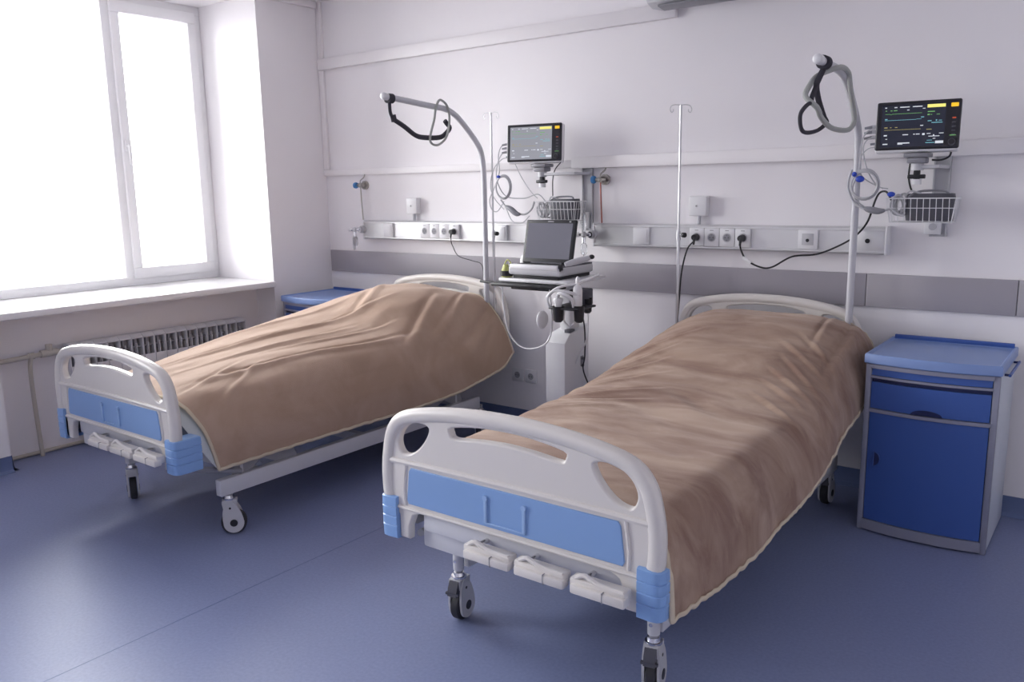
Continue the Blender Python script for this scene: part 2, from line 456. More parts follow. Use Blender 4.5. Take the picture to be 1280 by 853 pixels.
# ------------------------------------------------------------------ radiator and its pipe
rd = thing('radiator', 'white sectional wall radiator under the window sill', 'radiator', (XN + .05, 2.86, .08))
NS, y0 = 16, 2.255
pitch = (3.475 - y0) / NS
xb, xf = XN + .035, XN + .115
def rad_section(y):
    m = MB(); h0, h1 = .10, .640; p = pitch; g = .0015
    # top cap sloping towards the room
    m.prism([(xb, h1), (xf - .022, h1), (xf, h1 - .016), (xf, h1 - .024), (xf - .02, h1 - .030), (xb, h1 - .030)], 'rad', p - 2 * g,
            Matrix.Translation((0, y + g, 0)))
    m.box((xf - .006, y + g, h0), (xf, y + p - g, .505), 'rad', .003)      # front plate
    m.box((xb + .01, y + g, h0), (xf - .003, y + g + .0035, h1 - .026), 'rad', .001)       # webs
    m.box((xb + .01, y + p - g - .0035, h0), (xf - .003, y + p - g, h1 - .026), 'rad', .001)
    m.box((xb + .02, y + p / 2 - .010, h0), (xb + .055, y + p / 2 + .010, h1 - .03), 'rad_dark', .003)  # water tube
    m.box((xb + .02, y + p / 2 - .002, h0), (xf - .008, y + p / 2 + .002, h1 - .06), 'rad', .001)  # inner fin
    m.box((xb + .02, y + .006, .555), (xf - .02, y + p - .006, .562), 'rad_dark')
    m.box((xb, y + .004, h0 - .02), (xb + .05, y + p - .004, h0 + .03), 'rad', .004)
    return m
sec0 = rad_section(y0).build('section', rd)
for i in range(1, NS):
    c = sec0.copy(); COL.objects.link(c); c.location.y = i * pitch
m = MB(); m.cyl((xb + .035, y0 - .05, .605), (xb + .035, y0 + .01, .605), .014, 'pipe_paint'); m.cyl((xb + .035, y0 - .02, .605), (xb + .035, y0 - .003, .605), .022, 'rad', seg=6)
m.build('end_fitting', rd)
hp = thing('heating_pipe', 'cream painted heating pipe running left from the radiator to the floor', 'pipe', (XN + .07, 1.95, 0))
m = MB(); px = xb + .035
m.tube([(px, 1.835, .592), (px, 2.08, .600), (px, 2.2, .605)], .014, 'pipe_paint', 12)
m.build('flow_pipe', hp)
m = MB(); m.tube([(px, 2.06, .60), (px, 2.045, .52), (px - .01, 2.05, .3), (px - .01, 2.06, .0)], .012, 'pipe_paint', 12, smooth=5); m.build('drop_pipe', hp)
m = MB(); m.cyl((px, 2.11, .604), (px, 2.205, .605), .021, 'pipe_paint'); m.cyl((px, 2.16, .60), (px, 2.16, .655), .019, 'pipe_paint'); m.cyl((px, 2.045, .60), (px, 2.075, .60), .019, 'pipe_paint')
m.build('valve', hp)
m = MB(); m.tube([(XN + .012, 1.84, .012), (XN + .012, 3.66, .012)], .011, 'pipe_paint', 8)
tag(center_origin(m.build('floor_pipe')), 'thin cream pipe lying along the foot of the wall under the radiator', 'pipe')

# ------------------------------------------------------------------ beds
def mirror(pts): return [(-x, z) for x, z in reversed(pts)]
def smooth2(poly, n=4, closed=True):
    return [(p.x, p.y) for p in cr_pts([(x, z, 0) for x, z in poly], n, closed)]
ARCH_R = [(.490, .45), (.512, .50), (.515, .60), (.500, .69), (.478, .745), (.435, .787), (.36, .812), (.23, .833), (.10, .843)]
def end_board(cx, yf, z_off, w_scale, root, name, foot, bl=.12):
    """moulded head or foot board: rim arch, plate with hand holes, blue panel, corner bumpers.
    foot: visible face towards -y, bumpers wrap towards +y; head mirrored in y."""
    sg = 1 if foot else -1
    fr = Matrix.Translation((cx, yf, z_off)) @ Matrix.Diagonal((w_scale, sg, 1, 1))
    m = MB()
    arch = ARCH_R + [(0, .845)] + mirror(ARCH_R)
    A = smooth2(arch, 4, False)
    bot = [(-.447, .36), (-.405, .36), (-.402, .405), (-.385, .445), (-.35, .462), (.35, .462), (.385, .445), (.402, .405), (.405, .36), (.447, .36)]
    outer = [(x * .975, z - .012 if z > .7 else z) for x, z in A] + [(-.447, .44)] + bot + [(.447, .44)]
    holeR = smooth2([(.303, .757), (.333, .768), (.38, .762), (.419, .736), (.438, .701), (.434, .671), (.416, .655), (.38, .662), (.345, .687), (.316, .722)], 3)
    slot = smooth2([(-.205, .775), (-.1, .791), (0, .795), (.1, .791), (.205, .775), (.212, .757), (.195, .743), (.1, .752), (0, .757), (-.1, .752), (-.195, .743), (-.212, .757)], 3)
    m.holed(outer, [holeR, mirror(holeR), slot], .012, .030, 'board', .007, fr)
    # thick rounded rim following the arch
    ins = []
    for k, (x, z) in enumerate(A):
        a_, b_ = A[max(k - 1, 0)], A[min(k + 1, len(A) - 1)]
        t_ = Vector((b_[0] - a_[0], b_[1] - a_[1])).normalized()
        ins.append((x - t_.y * .021, z + t_.x * .021) if (x * -t_.y + (z - .5) * t_.x) < 0 else (x + t_.y * .021, z - t_.x * .021))
    path = [(x, .024, z) for x, z in ins]
    n = len(path); rows = []
    for k in range(n):
        p = Vector(path[k]); t = (Vector(path[min(k+1, n-1)]) - Vector(path[max(k-1, 0)])).normalized()
        nr = Vector((t.z, 0, -t.x)); row = []
        # taper of the rim half-width: wider on the shoulders
        hw = .024
        for j in range(13):
            a = 2 * math.pi * j / 12
            row.append(fr @ (p + nr * (hw * math.copysign(abs(math.cos(a)) ** .8, math.cos(a))) + Vector((0, .024 * math.copysign(abs(math.sin(a)) ** .8, math.sin(a)), 0))))
        rows.append(row)
    m.grid(rows, 'board')
    # side cheeks below the rim and the lower moulding ridge
    for s in (-1, 1) if bl > .1 else ():
        m.prism([(s * .50, .46), (s * .447, .46), (s * .447, .37), (s * .50, .37)], 'board', .11, fr @ Matrix.Translation((0, .002, 0)), .004)
    m.tube([fr @ Vector((x, .012, .470 + (0 if abs(x) < .41 else -.002))) for x in (-.47, -.41, -.2, 0, .2, .41, .47)], .007, 'board', 8)
    m.tube([fr @ Vector((x, .013, .627 + (.004 * (1 - (x / .4) ** 2)))) for x in (-.475, -.3, -.15, 0, .15, .3, .475)], .009, 'board', 8, rz=.011)
    for s in (-1, 1):
        m.tube([fr @ Vector((s * x, .012, z)) for x, z in ((.415, .48), (.418, .53), (.412, .58), (.404, .627))], .006, 'board', 8)
    bd = m.build(name, root)
    m = MB()
    bp = [(-.398, .487), (.398, .487), (.404, .50), (.392, .600), (.383, .613), (-.383, .613), (-.392, .600), (-.404, .50)]
    m.holed(bp, [], .0075, .012, 'blue_panel', .002, fr)
    pn = m.build('blue_panel', bd)
    if foot:
        m = MB()   # clear card holder clips
        for x in (-.072, .072):
            m.box(fr @ Vector((x - .006, .001, .50)), fr @ Vector((x + .006, .009, .588)), 'card_clip', .003)
            m.cyl(fr @ Vector((x, .0, .580)), fr @ Vector((x, .008, .580)), .009, 'card_clip', seg=14)
        m.box(fr @ Vector((-.075, .003, .497)), fr @ Vector((.075, .008, .503)), 'card_clip', .002)
        m.build('card_holder', bd)
    for s in (-1, 1):
        m = MB()
        # corner bumper: rounded wrap with grooves
        prof = [(.447, -.003), (.49, -.006), (.508, -.003), (.518, .006), (.522, .022), (.523, bl * .5), (.522, bl), (.510, bl + .004), (.447, bl)]
        rows = []
        for z, g in ((.356, .006), (.359, .001), (.398, 0), (.401, .003), (.404, 0), (.430, 0), (.433, .003), (.436, 0), (.462, 0), (.465, .003), (.468, 0), (.498, .001), (.502, .006)):
            r_ = [fr @ Vector((s * (x - (g if x > .45 else 0)), y + (g if y < .03 else -g if y > bl - .001 else 0), z)) for x, y in prof]
            rows.append(r_ + [r_[0]])
        m.grid(rows, 'bumper')
        i = m.mi('bumper')
        for r_ in (rows[0][:-1], rows[-1][:-1]):
            m.bm.faces.new([m.bm.verts.new(p) for p in r_]).material_index = i
        bmesh.ops.remove_doubles(m.bm, verts=m.bm.verts, dist=.0002)
        m.build('bumper', root)
    return bd

def make_caster(root, x, y, ang, brake=True):
    fr = Matrix.Translation((x, y, 0)) @ Matrix.Rotation(ang, 4, 'Z')
    P = lambda *a: fr @ Vector(a)
    m = MB()
    m.cyl(P(0, 0, .165), P(0, 0, .205), .014, 'steel_grey'); m.cyl(P(0, 0, .161), P(0, 0, .169), .027, 'chrome', seg=24); m.cyl(P(0, 0, .169), P(0, 0, .181), .021, 'chrome', r2=.018, seg=24)
    c = m.build('caster', root)
    wy_, wz = .014, .056
    egg = []
    for k in range(32):
        a = 2 * math.pi * k / 32
        X, Z = math.cos(a), math.sin(a)
        if Z < 0: q = (wy_ + X * .044, wz + Z * .046)
        else: q = (wy_ * (1 - Z) + X * (.044 - .008 * Z ** 3), wz + Z * .108)
        egg.append((q[0], min(q[1], .161)))
    m = MB()
    for s in (-1, 1):
        f2 = fr @ Matrix.Rotation(R(90), 4, 'Z') @ Matrix.Translation((0, (s * .0235) - .004, 0))
        m.prism([(u, w) for u, w in egg], 'lightgrey', .008, f2)
    # bridge over the wheel
    br = [(-.030, .161), (.034, .161), (.034, .150), (.030, .125), (-.028, .125), (-.032, .150)]
    m.prism(br, 'lightgrey', .046, fr @ Matrix.Rotation(R(90), 4, 'Z') @ Matrix.Translation((0, -.023, 0)))
    hsg = m.build('housing', c)
    for s in (-1, 1):
        m = MB(); m.cyl(P(s * .027, wy_, wz), P(s * .0295, wy_, wz), .0165, 'black', seg=24); m.build('hub_cap', c)
        m = MB(); m.cyl(P(s * .027, .002, .126), P(s * .029, .002, .126), .005, 'black', seg=12); m.build('rivet', c)
    m = MB()
    prof = [(.012, -.0165), (.050, -.0165), (.0555, -.012), (.056, 0), (.0555, .012), (.050, .0165), (.012, .0165)]
    i = m.mi('rubber'); rings = []
    for r_, h in prof: rings.append([m.bm.verts.new(P(h, wy_ + r_ * math.cos(2*math.pi*j/32), wz + r_ * math.sin(2*math.pi*j/32))) for j in range(32)])
    for A, B in zip(rings, rings[1:]):
        for j in range(32): m.bm.faces.new((A[j], A[(j+1) % 32], B[(j+1) % 32], B[j])).material_index = i
    m.bm.faces.new(rings[0]).material_index = i; m.bm.faces.new(rings[-1]).material_index = i
    m.build('wheel', c)
    if brake:
        m = MB()
        m.prism([(-.034, .158), (-.028, .158), (-.026, .112), (-.040, .104), (-.052, .108), (-.046, .135)], 'darkgrey', .036,
                fr @ Matrix.Rotation(R(90), 4, 'Z') @ Matrix.Translation((0, -.018, 0)))
        m.box((-.026, -.050, .112), (.026, -.040, .120), 'darkgrey')
        n8 = m.bm.verts[:][-8:]
        for v in n8: v.co = fr @ v.co
        m.build('brake_pedal', c)
    return c

def bed(cx, yf, yh, hx, label, casters, wf, wh, tanks):
    root = thing('hospital_bed', label, 'bed', (cx, (yf + yh) / 2, 0), 0, 'hospital beds')
    end_board(cx, yf, 0, wf, root, 'footboard', True, .12 if tanks == 1 else .045)
    end_board(hx, yh, .11, wh, root, 'headboard', False)
    # mechanism cover and three fold-away cranks below the footboard
    m = MB()
    m.box((cx - .36, yf + .03, .395), (cx + .40, yf + .10, .46), 'steel_white', .01)
    m.box((cx - .38, yf + .05, .33), (cx - .10, yf + .12, .41), 'steel_white', .008)
    m.build('crank_housing', root)
    for k, x0 in enumerate((-.118, .074, .268)):
        x0 += cx; w_ = .172
        m = MB(); ya = yf - .055
        m.box((x0, ya, .396), (x0 + w_, ya + .035, .424), 'board', .006)
        m.box((x0 - .008, ya + .012, .404), (x0 + w_ * .98, ya + .055, .438), 'board', .007)
        m.tube([(x0 + .01, ya + .02, .437), (x0 + .035, ya + .02, .450), (x0 + .06, ya + .02, .444), (x0 + .09, ya + .02, .435), (x0 + w_ - .01, ya + .02, .433)], .0075, 'board', 8, smooth=4)
        cr = m.build('crank', root)
        m = MB(); m.cyl((x0 + .03, ya + .05, .43), (x0 + .03, yf + .06, .43), .009, 'chrome'); m.build('crank_shaft', cr)
        m = MB(); m.box((x0 + w_ * .60, ya - .001, .395), (x0 + w_ * .61, ya + .035, .4255), 'midgrey'); m.build('handle_joint', cr)
    # base frame
    (cl, cr_, ya, yb) = (casters[0][0], casters[1][0], casters[0][1], casters[2][1])
    ra, rb = min(casters[0][1], casters[1][1]) + (-.02 if tanks == 1 else .03), yb - .02
    if tanks == 2:
        for x, y in ((cl, casters[0][1]), (cr_, casters[1][1])):
            m = MB(); m.cyl((x, y, .19), (x, y, .385), .019, 'steel_white', r2=.022, seg=20); m.cyl((x, y - .021, .225), (x, y - .017, .225), .006, 'chrome'); m.build('leg_sleeve', root)
    for x in (cl, cr_):
        m = MB(); m.box((x - .02, ra + (0 if tanks == 1 else .0), .188), (x + .02, rb, .262), 'steel_white', .004); m.build('base_rail', root)
    for y in (ra + .24, (ra + rb) / 2, rb - .06):
        m = MB(); m.box((cl + .02, y - .02, .20), (cr_ - .02, y + .02, .245), 'steel_white', .004); m.build('cross_member', root)
    # lifting brackets between base and deck
    for x in (cl, cr_):
        for yc, l in ((ra + .22, 1), (rb - .28, -1)):
            m = MB()
            m.prism([(yc - .14 * l, .262), (yc - .05 * l, .262), (yc + .02 * l, .30), (yc + .10 * l, .262), (yc + .22 * l, .262), (yc + .16 * l, .40), (yc - .10 * l, .40)], 'steel_grey', .006,
                    Matrix.Translation((x - .012, 0, 0)) @ Matrix.Rotation(R(90), 4, 'Z') @ Matrix.Diagonal((1, -1, 1, 1)))
            m.cyl((x - .02, yc + .14 * l, .33), (x + .0, yc + .14 * l, .33), .016, 'steel_white')
            m.cyl((x - .02, yc - .09 * l, .262), (x - .02, yc - .09 * l, .40), .016, 'steel_white', seg=12)
            m.build('lift_bracket', root)
    # deck frame with slats
    m = MB()
    dl, dr = cx - .43, cx + .43
    for x in (dl, dr): m.box((x - .015, yf + .06, .395), (x + .015, yh - .06, .435), 'steel_grey', .004)
    m.box((dl + .015, yf + .14, .41), (dr - .015, yh - .12, .425), 'steel_grey')
    m.build('deck', root)
    # bent bumper tubes at the foot end
    for sg, xc in ((1, cr_), (-1, cl)):
        m = MB(); m.tube([(cx + sg * .44, yf + .10, .345), (cx + sg * .455, yf + .16, .33), (cx + sg * .44, yf + .24, .305), (xc, ra + .12, .272)], .013, 'steel_grey', 10, smooth=5); m.build('foot_tube', root)
    for (x, y, a, b) in casters: make_caster(root, x, y, R(a), b)
    return root

bed1 = bed(-3.585, 1.76, 4.10, -3.63, 'white hospital bed beside the window with its blanket draped low and base rail showing',
           [(-3.91, 2.00, 63, False), (-3.135, 2.03, -38, False), (-3.93, 3.80, 20, True), (-3.13, 3.80, 10, True)], .985, 1.0, 1)
bed2 = bed(-1.437, 1.84, 4.10, -1.475, 'white hospital bed nearest the camera, its blue footboard panel facing the room',
           [(-1.80, 2.045, 8, True), (-1.045, 2.055, 12, True), (-1.80, 3.87, 0, True), (-1.078, 3.87, 0, True)], 1.005, .93, 2)

def surf(ctrl, nu, nv):
    """bicubic Catmull-Rom through a grid of control points -> rows of points"""
    cols = [cr_pts(row, nu) for row in ctrl]
    n = len(cols[0]); out = []
    strips = [cr_pts([c[k] for c in cols], nv) for k in range(n)]
    for v in range(len(strips[0])): out.append([strips[k][v] for k in range(n)])
    return out
def normals(rows):
    N = []
    for v in range(len(rows)):
        r_ = []
        for u in range(len(rows[0])):
            du = rows[v][min(u+1, len(rows[0])-1)] - rows[v][max(u-1, 0)]
            dv = rows[min(v+1, len(rows)-1)][u] - rows[max(v-1, 0)][u]
            n = du.cross(dv); r_.append(n.normalized() if n.length > 1e-9 else Vector((0, 0, 1)))
        N.append(r_)
    return N
def blanket(name, label, ctrl, wr, mt, loc, bind_r=.0045, hem_noise=.004):
    rows = surf(ctrl, 22, 30)
    N = normals(rows)
    for v, row in enumerate(rows):
        for u, p in enumerate(row):
            s = u / (len(row) - 1); t = v / (len(rows) - 1)
            rows[v][u] = p + N[v][u] * wr(p, s, t)
    root = thing(name, label, 'blanket', loc)
    m = MB(); m.grid(rows, mt)
    th = .007
    # thickness: duplicate inner layer
    N = normals(rows)
    inner = [[rows[v][u] - N[v][u] * th for u in range(len(rows[0]))] for v in range(len(rows))]
    m.grid([r_[::-1] for r_ in inner], mt)
    m.build('fabric', root, sharp=180)
    m = MB()
    b = [r_[-1] for r_ in rows][::-1] ; a = [r_[0] for r_ in rows]
    loop = a + rows[-1][1:-1] + b + rows[0][1:-1][::-1]
    random.seed(3)
    nb = [p + Vector((0, 0, noise.noise(p * 30) * hem_noise)) for p in loop]
    m.tube(nb, bind_r, 'binding', 6, closed=True, rz=bind_r * 1.8)
    o = m.build('binding', root, sharp=180); o['label'] = 'cream stitched binding along the hem'
    return root
def nz(x, y, z): return noise.noise(Vector((x, y, z)))
def ridged(x, y, z): return 1 - abs(noise.noise(Vector((x, y, z)))) * 2

C1 = [
 [(-4.12, 1.93, .36), (-4.12, 1.91, .50), (-4.07, 1.89, .595), (-3.88, 1.88, .620), (-3.62, 1.87, .630), (-3.40, 1.87, .635), (-3.22, 1.88, .622), (-3.125, 1.93, .50), (-3.09, 1.965, .325)],
 [(-4.13, 2.25, .35), (-4.13, 2.25, .50), (-4.09, 2.25, .62), (-3.90, 2.25, .665), (-3.65, 2.25, .675), (-3.40, 2.25, .680), (-3.20, 2.25, .640), (-3.10, 2.25, .49), (-3.085, 2.25, .330)],
 [(-4.14, 2.70, .35), (-4.14, 2.70, .54), (-4.11, 2.70, .69), (-3.92, 2.70, .745), (-3.66, 2.70, .740), (-3.40, 2.70, .710), (-3.19, 2.70, .655), (-3.10, 2.70, .49), (-3.085, 2.70, .330)],
 [(-4.14, 3.15, .38), (-4.14, 3.15, .58), (-4.11, 3.15, .75), (-3.92, 3.15, .805), (-3.66, 3.15, .790), (-3.40, 3.15, .745), (-3.19, 3.15, .665), (-3.09, 3.15, .49), (-3.075, 3.15, .330)],
 [(-4.14, 3.50, .40), (-4.14, 3.50, .60), (-4.11, 3.50, .79), (-3.92, 3.50, .870), (-3.68, 3.50, .900), (-3.42, 3.50, .850), (-3.22, 3.50, .715), (-3.10, 3.50, .52), (-3.065, 3.50, .345)],
 [(-4.14, 3.75, .42), (-4.14, 3.75, .62), (-4.11, 3.75, .81), (-3.92, 3.75, .885), (-3.70, 3.75, .915), (-3.44, 3.75, .890), (-3.24, 3.75, .780), (-3.11, 3.76, .56), (-3.06, 3.77, .385)],
 [(-4.14, 3.92, .45), (-4.14, 3.92, .64), (-4.11, 3.92, .82), (-3.92, 3.92, .880), (-3.70, 3.92, .900), (-3.46, 3.92, .880), (-3.27, 3.92, .825), (-3.12, 3.93, .61), (-3.05, 3.94, .425)],
 [(-4.12, 4.02, .48), (-4.12, 4.03, .65), (-4.08, 4.03, .80), (-3.92, 4.03, .855), (-3.70, 4.03, .865), (-3.48, 4.03, .850), (-3.29, 4.03, .835), (-3.13, 4.04, .67), (-3.05, 4.04, .50)],
]
def seg_d(p, a, b):
    """distance in plan from p to the segment a-b, and position along it"""
    ab = Vector((b[0] - a[0], b[1] - a[1])); ap = Vector((p.x - a[0], p.y - a[1]))
    t = max(0, min(1, ap.dot(ab) / ab.length_squared)); return (ap - ab * t).length, t
def fold(p, a, b, w, h):
    d, t = seg_d(p, a, b)
    return h * math.exp(-(d / w) ** 2) * math.sin(math.pi * min(1, max(0, t * .9 + .05)))
def crease(p, a, b, w, h):
    """asymmetric fold: a raised lip with a sharp valley beside it"""
    ab = Vector((b[0] - a[0], b[1] - a[1])); L = ab.length; ab /= L
    ap = Vector((p.x - a[0], p.y - a[1])); t = ap.dot(ab) / L; d = ap.x * ab.y - ap.y * ab.x
    if t < -.1 or t > 1.1: return 0
    d += .03 * nz(p.x * 2 + a[0] * 9, p.y * 2, a[1] * 5)
    env = math.sin(math.pi * max(0, min(1, (t + .1) / 1.2)))
    return h * env * (math.exp(-((d - w) / w) ** 2) - .9 * math.exp(-((d + w * .3) / (w * .6)) ** 2))
def wr1(p, s, t):
    top = max(0, min(1, (p.z - .52) / .12))
    q = p.y * .25
    d = .012 * nz(p.x * 3.0, p.y * 1.3, 1.3) * (1 if top > .5 else .6)
    d += top * .006 * nz((p.x - q) * 9, p.y * 1.8, 4) + top * .003 * nz(p.x * 14, p.y * 7, 2)
    # long folds running from the foot to the pillow
    for a, b, w, h in (((-3.36, 2.10), (-3.24, 3.35), .022, .016), ((-3.62, 2.05), (-3.50, 3.10), .018, .014), ((-3.86, 2.15), (-3.62, 3.25), .020, .014),
                       ((-4.02, 2.30), (-3.82, 3.45), .020, .012), ((-3.74, 2.55), (-3.58, 3.50), .014, .009), ((-3.50, 2.50), (-3.36, 3.30), .014, .009),
                       ((-3.20, 3.20), (-3.40, 3.72), .030, .018), ((-3.19, 3.48), (-3.38, 3.98), .022, .013), ((-3.60, 3.25), (-3.86, 3.75), .035, .012),
                       ((-3.12, 3.60), (-3.20, 4.00), .020, .012), ((-3.30, 1.95), (-3.48, 2.35), .020, .010), ((-3.17, 2.05), (-3.36, 2.40), .018, .009)):
        d += crease(p, a, b, w, h)
    side = 1 - top
    d += side * (.009 * math.sin(p.y * 7 + 3 * nz(0, p.y * 1.5, 0)) + .004 * nz(0, p.y * 6, p.z * 3)) * min(1, (1 - s) * 4)
    if s > .985 or s < .015 or t > .985 or t < .015: d *= .4
    return d
bl1 = blanket('blanket', 'smooth light brown blanket on the bed beside the window', C1, wr1, 'blanket1', (-3.6, 3.0, .33))

C2 = [
 [(-1.99, 1.96, .40), (-1.98, 1.95, .50), (-1.92, 1.94, .575), (-1.70, 1.93, .590), (-1.44, 1.93, .597), (-1.19, 1.93, .603), (-.985, 1.92, .595), (-.925, 1.90, .48), (-.905, 1.885, .352)],
 [(-2.00, 2.25, .36), (-1.99, 2.25, .49), (-1.94, 2.25, .590), (-1.70, 2.25, .610), (-1.44, 2.25, .618), (-1.19, 2.25, .622), (-.975, 2.25, .605), (-.905, 2.25, .48), (-.885, 2.23, .335)],
 [(-2.00, 2.60, .36), (-1.99, 2.60, .49), (-1.94, 2.60, .600), (-1.70, 2.60, .628), (-1.44, 2.60, .632), (-1.19, 2.60, .630), (-.975, 2.60, .612), (-.900, 2.60, .49), (-.875, 2.58, .358)],
 [(-2.00, 2.95, .36), (-1.99, 2.95, .50), (-1.94, 2.95, .610), (-1.70, 2.95, .645), (-1.44, 2.95, .648), (-1.19, 2.95, .645), (-.975, 2.95, .622), (-.900, 2.95, .51), (-.875, 2.93, .390)],
 [(-2.00, 3.25, .38), (-1.99, 3.25, .52), (-1.94, 3.25, .645), (-1.70, 3.25, .700), (-1.44, 3.25, .710), (-1.19, 3.25, .705), (-.980, 3.25, .670), (-.900, 3.25, .57), (-.875, 3.25, .462)],
 [(-2.00, 3.50, .40), (-1.98, 3.50, .56), (-1.93, 3.50, .700), (-1.70, 3.50, .790), (-1.44, 3.50, .805), (-1.19, 3.50, .800), (-.990, 3.50, .745), (-.912, 3.50, .62), (-.893, 3.50, .500)],
 [(-1.99, 3.75, .44), (-1.97, 3.75, .60), (-1.91, 3.75, .755), (-1.70, 3.75, .865), (-1.44, 3.75, .880), (-1.19, 3.75, .875), (-.995, 3.75, .815), (-.918, 3.75, .67), (-.900, 3.75, .535)],
 [(-1.98, 3.92, .46), (-1.96, 3.92, .62), (-1.90, 3.92, .775), (-1.70, 3.92, .880), (-1.44, 3.92, .893), (-1.19, 3.92, .890), (-1.00, 3.92, .840), (-.918, 3.91, .70), (-.900, 3.90, .56)],
 [(-1.96, 4.03, .48), (-1.94, 4.03, .62), (-1.88, 4.03, .760), (-1.70, 4.03, .850), (-1.44, 4.03, .868), (-1.19, 4.03, .865), (-1.01, 4.03, .825), (-.93, 4.02, .72), (-.90, 4.00, .60)],
]
def wr2(p, s, t):
    top = max(0, min(1, (p.z - .50) / .1))
    d = .008 * nz(p.x * 2.5, p.y * 2.5, 5.1)
    ph = p.y * 24 + p.x * 4 + 5 * nz(p.x * 1.8, p.y * 1.4, .4)
    rip = math.sin(ph) + .5 * math.sin(ph * 1.9 + 2)
    amp = (math.exp(-((p.y - 3.0) / .40) ** 2) * .0042 + .0014) * max(0, .55 + 1.1 * nz(p.x * 2.4 + 7, p.y * 3, 2))
    d += top * amp * rip
    d += top * (.0035 * nz(p.x * 5, p.y * 18, 3) + .002 * nz(p.x * 12, p.y * 30, 1))
    for k in range(7):
        o = .02 * math.sin(k * 2.3)
        d += crease(p, (-1.95, 2.66 + .12 * k + o), (-1.60 + .06 * math.sin(k), 2.84 + .13 * k), .016, .0085) * top
    for k in range(6):
        o = .02 * math.sin(k * 1.7)
        d += crease(p, (-.96, 2.98 + .10 * k + o), (-1.20 + .05 * math.sin(k * 3), 3.16 + .10 * k), .014, .008)
    d += crease(p, (-.975, 3.40), (-1.03, 4.0), .020, .012) + crease(p, (-1.08, 3.55), (-1.13, 4.0), .018, .008)
    d += fold(p, (-1.0, 2.0), (-.98, 3.0), .05, .006)
    side = 1 - top
    if p.x > -1.2: d += side * (.006 * math.sin(p.y * 11 + 3 * nz(0, p.y * 2, 0)) + .005 * nz(1, p.y * 8, p.z * 5))
    if s > .985 or s < .015 or t > .985 or t < .015: d *= .5
    return d
bl2 = blanket('blanket', 'plush brown blanket with mottled pile on the nearer bed', C2, wr2, 'blanket2', (-1.44, 3.0, .35), .005, .012)

def mattress(label, cx, hx, prof, root_loc, w=.425):
    m = MB(); rows = []
    for y, zt in prof:
        c = cx + (hx - cx) * (y - 1.9) / 2.1
        zb = .44 if zt < .66 else zt - .20
        r_ = .025
        sec = [(-w, zb + r_), (-w, zt - r_), (-w + r_ * .3, zt - r_ * .3), (-w + r_, zt), (w - r_, zt), (w - r_ * .3, zt - r_ * .3), (w, zt - r_), (w, zb + r_), (w - r_, zb), (-w + r_, zb)]
        rows.append([Vector((c + x, y, z)) for x, z in sec])
    rows2 = [r_ + [r_[0]] for r_ in rows]
    m.grid(rows2, 'mattress'); i = m.mi('mattress')
    for r_ in (rows[0], rows[-1]): m.bm.faces.new([m.bm.verts.new(p) for p in r_]).material_index = i
    bmesh.ops.remove_doubles(m.bm, verts=m.bm.verts, dist=.0005)
    return tag(center_origin(m.build('mattress', None)), label, 'mattress')
mattress('grey mattress under the smooth blanket of the bed by the window', -3.60, -3.63, [(1.93, .575), (2.3, .595), (2.8, .60), (3.15, .62), (3.6, .68), (3.98, .76)], None)
mattress('grey mattress under the plush blanket of the nearer bed', -1.44, -1.47, [(1.96, .555), (2.4, .575), (2.9, .585), (3.2, .625), (3.6, .745), (3.98, .79)], None)
# white sheet corner hanging below the blanket at the foot of the first bed
m = MB()
rows = surf([[(-3.26, 1.845, .605), (-3.20, 1.855, .56), (-3.13, 1.87, .49), (-3.10, 1.90, .42), (-3.095, 1.955, .335)],
             [(-3.26, 1.90, .605), (-3.19, 1.91, .57), (-3.135, 1.94, .49), (-3.115, 1.975, .42), (-3.105, 2.00, .345)],
             [(-3.26, 2.05, .605), (-3.19, 2.05, .575), (-3.14, 2.06, .49), (-3.12, 2.07, .42), (-3.11, 2.08, .345)]], 8, 8)
m.grid(rows, 'sheet')
m.grid([[p + Vector((-.004, .001, -.002)) for p in r_] for r_ in rows], 'sheet')
tag(center_origin(m.build('bed_sheet', sharp=180)), 'pale sheet corner hanging under the smooth blanket at the foot of the window bed', 'sheet')

# ------------------------------------------------------------------ lifting poles with hand grips
def arc_pole(x, end_y, end_z, label, grp):
    root = thing('lifting_pole', label, 'pole', (x, 4.03, .45))
    m = MB()
    P = [(x, 4.035, .50), (x, 4.035, 1.0), (x, 4.035, 1.55), (x, 4.02, 1.70), (x, 3.97, 1.78), (x, 3.86, 1.875), (x, 3.77, 1.935), (x, 3.68, 1.960), (x, 3.55, 1.968), (x, end_y, end_z)]
    PP = [Vector(P[0]), Vector(P[1])] + cr_pts(P[2:], 6)[0:]
    m.tube(PP, .0165, 'steel_white', 16)
    m.build('pole', root)
    m = MB(); e = Vector((x, end_y, end_z)); d = Vector((0, -1, (end_z - 1.968) / (3.55 - end_y))).normalized()
    m.cyl(e - d * .01, e + d * .025, .0195, 'white'); m.sph(e + d * .025, .0195, 'white', (1, .5, 1))
    m.build('end_cap', root)
    m = MB(); m.box((x - .022, 4.015, .52), (x + .022, 4.06, .60), 'steel_grey', .004); m.build('socket_clamp', root)
    return root
lp1 = arc_pole(-3.25, 3.23, 1.992, 'white lifting pole with bent arm above the head of the window bed', None)
lp2 = arc_pole(-1.06, 3.41, 1.975, 'white lifting pole with bent arm above the head of the nearer bed', None)
def wxp(L, X, dx=0): return [WX(a, b, X) + Vector((dx, 0, 0)) for a, b in L]
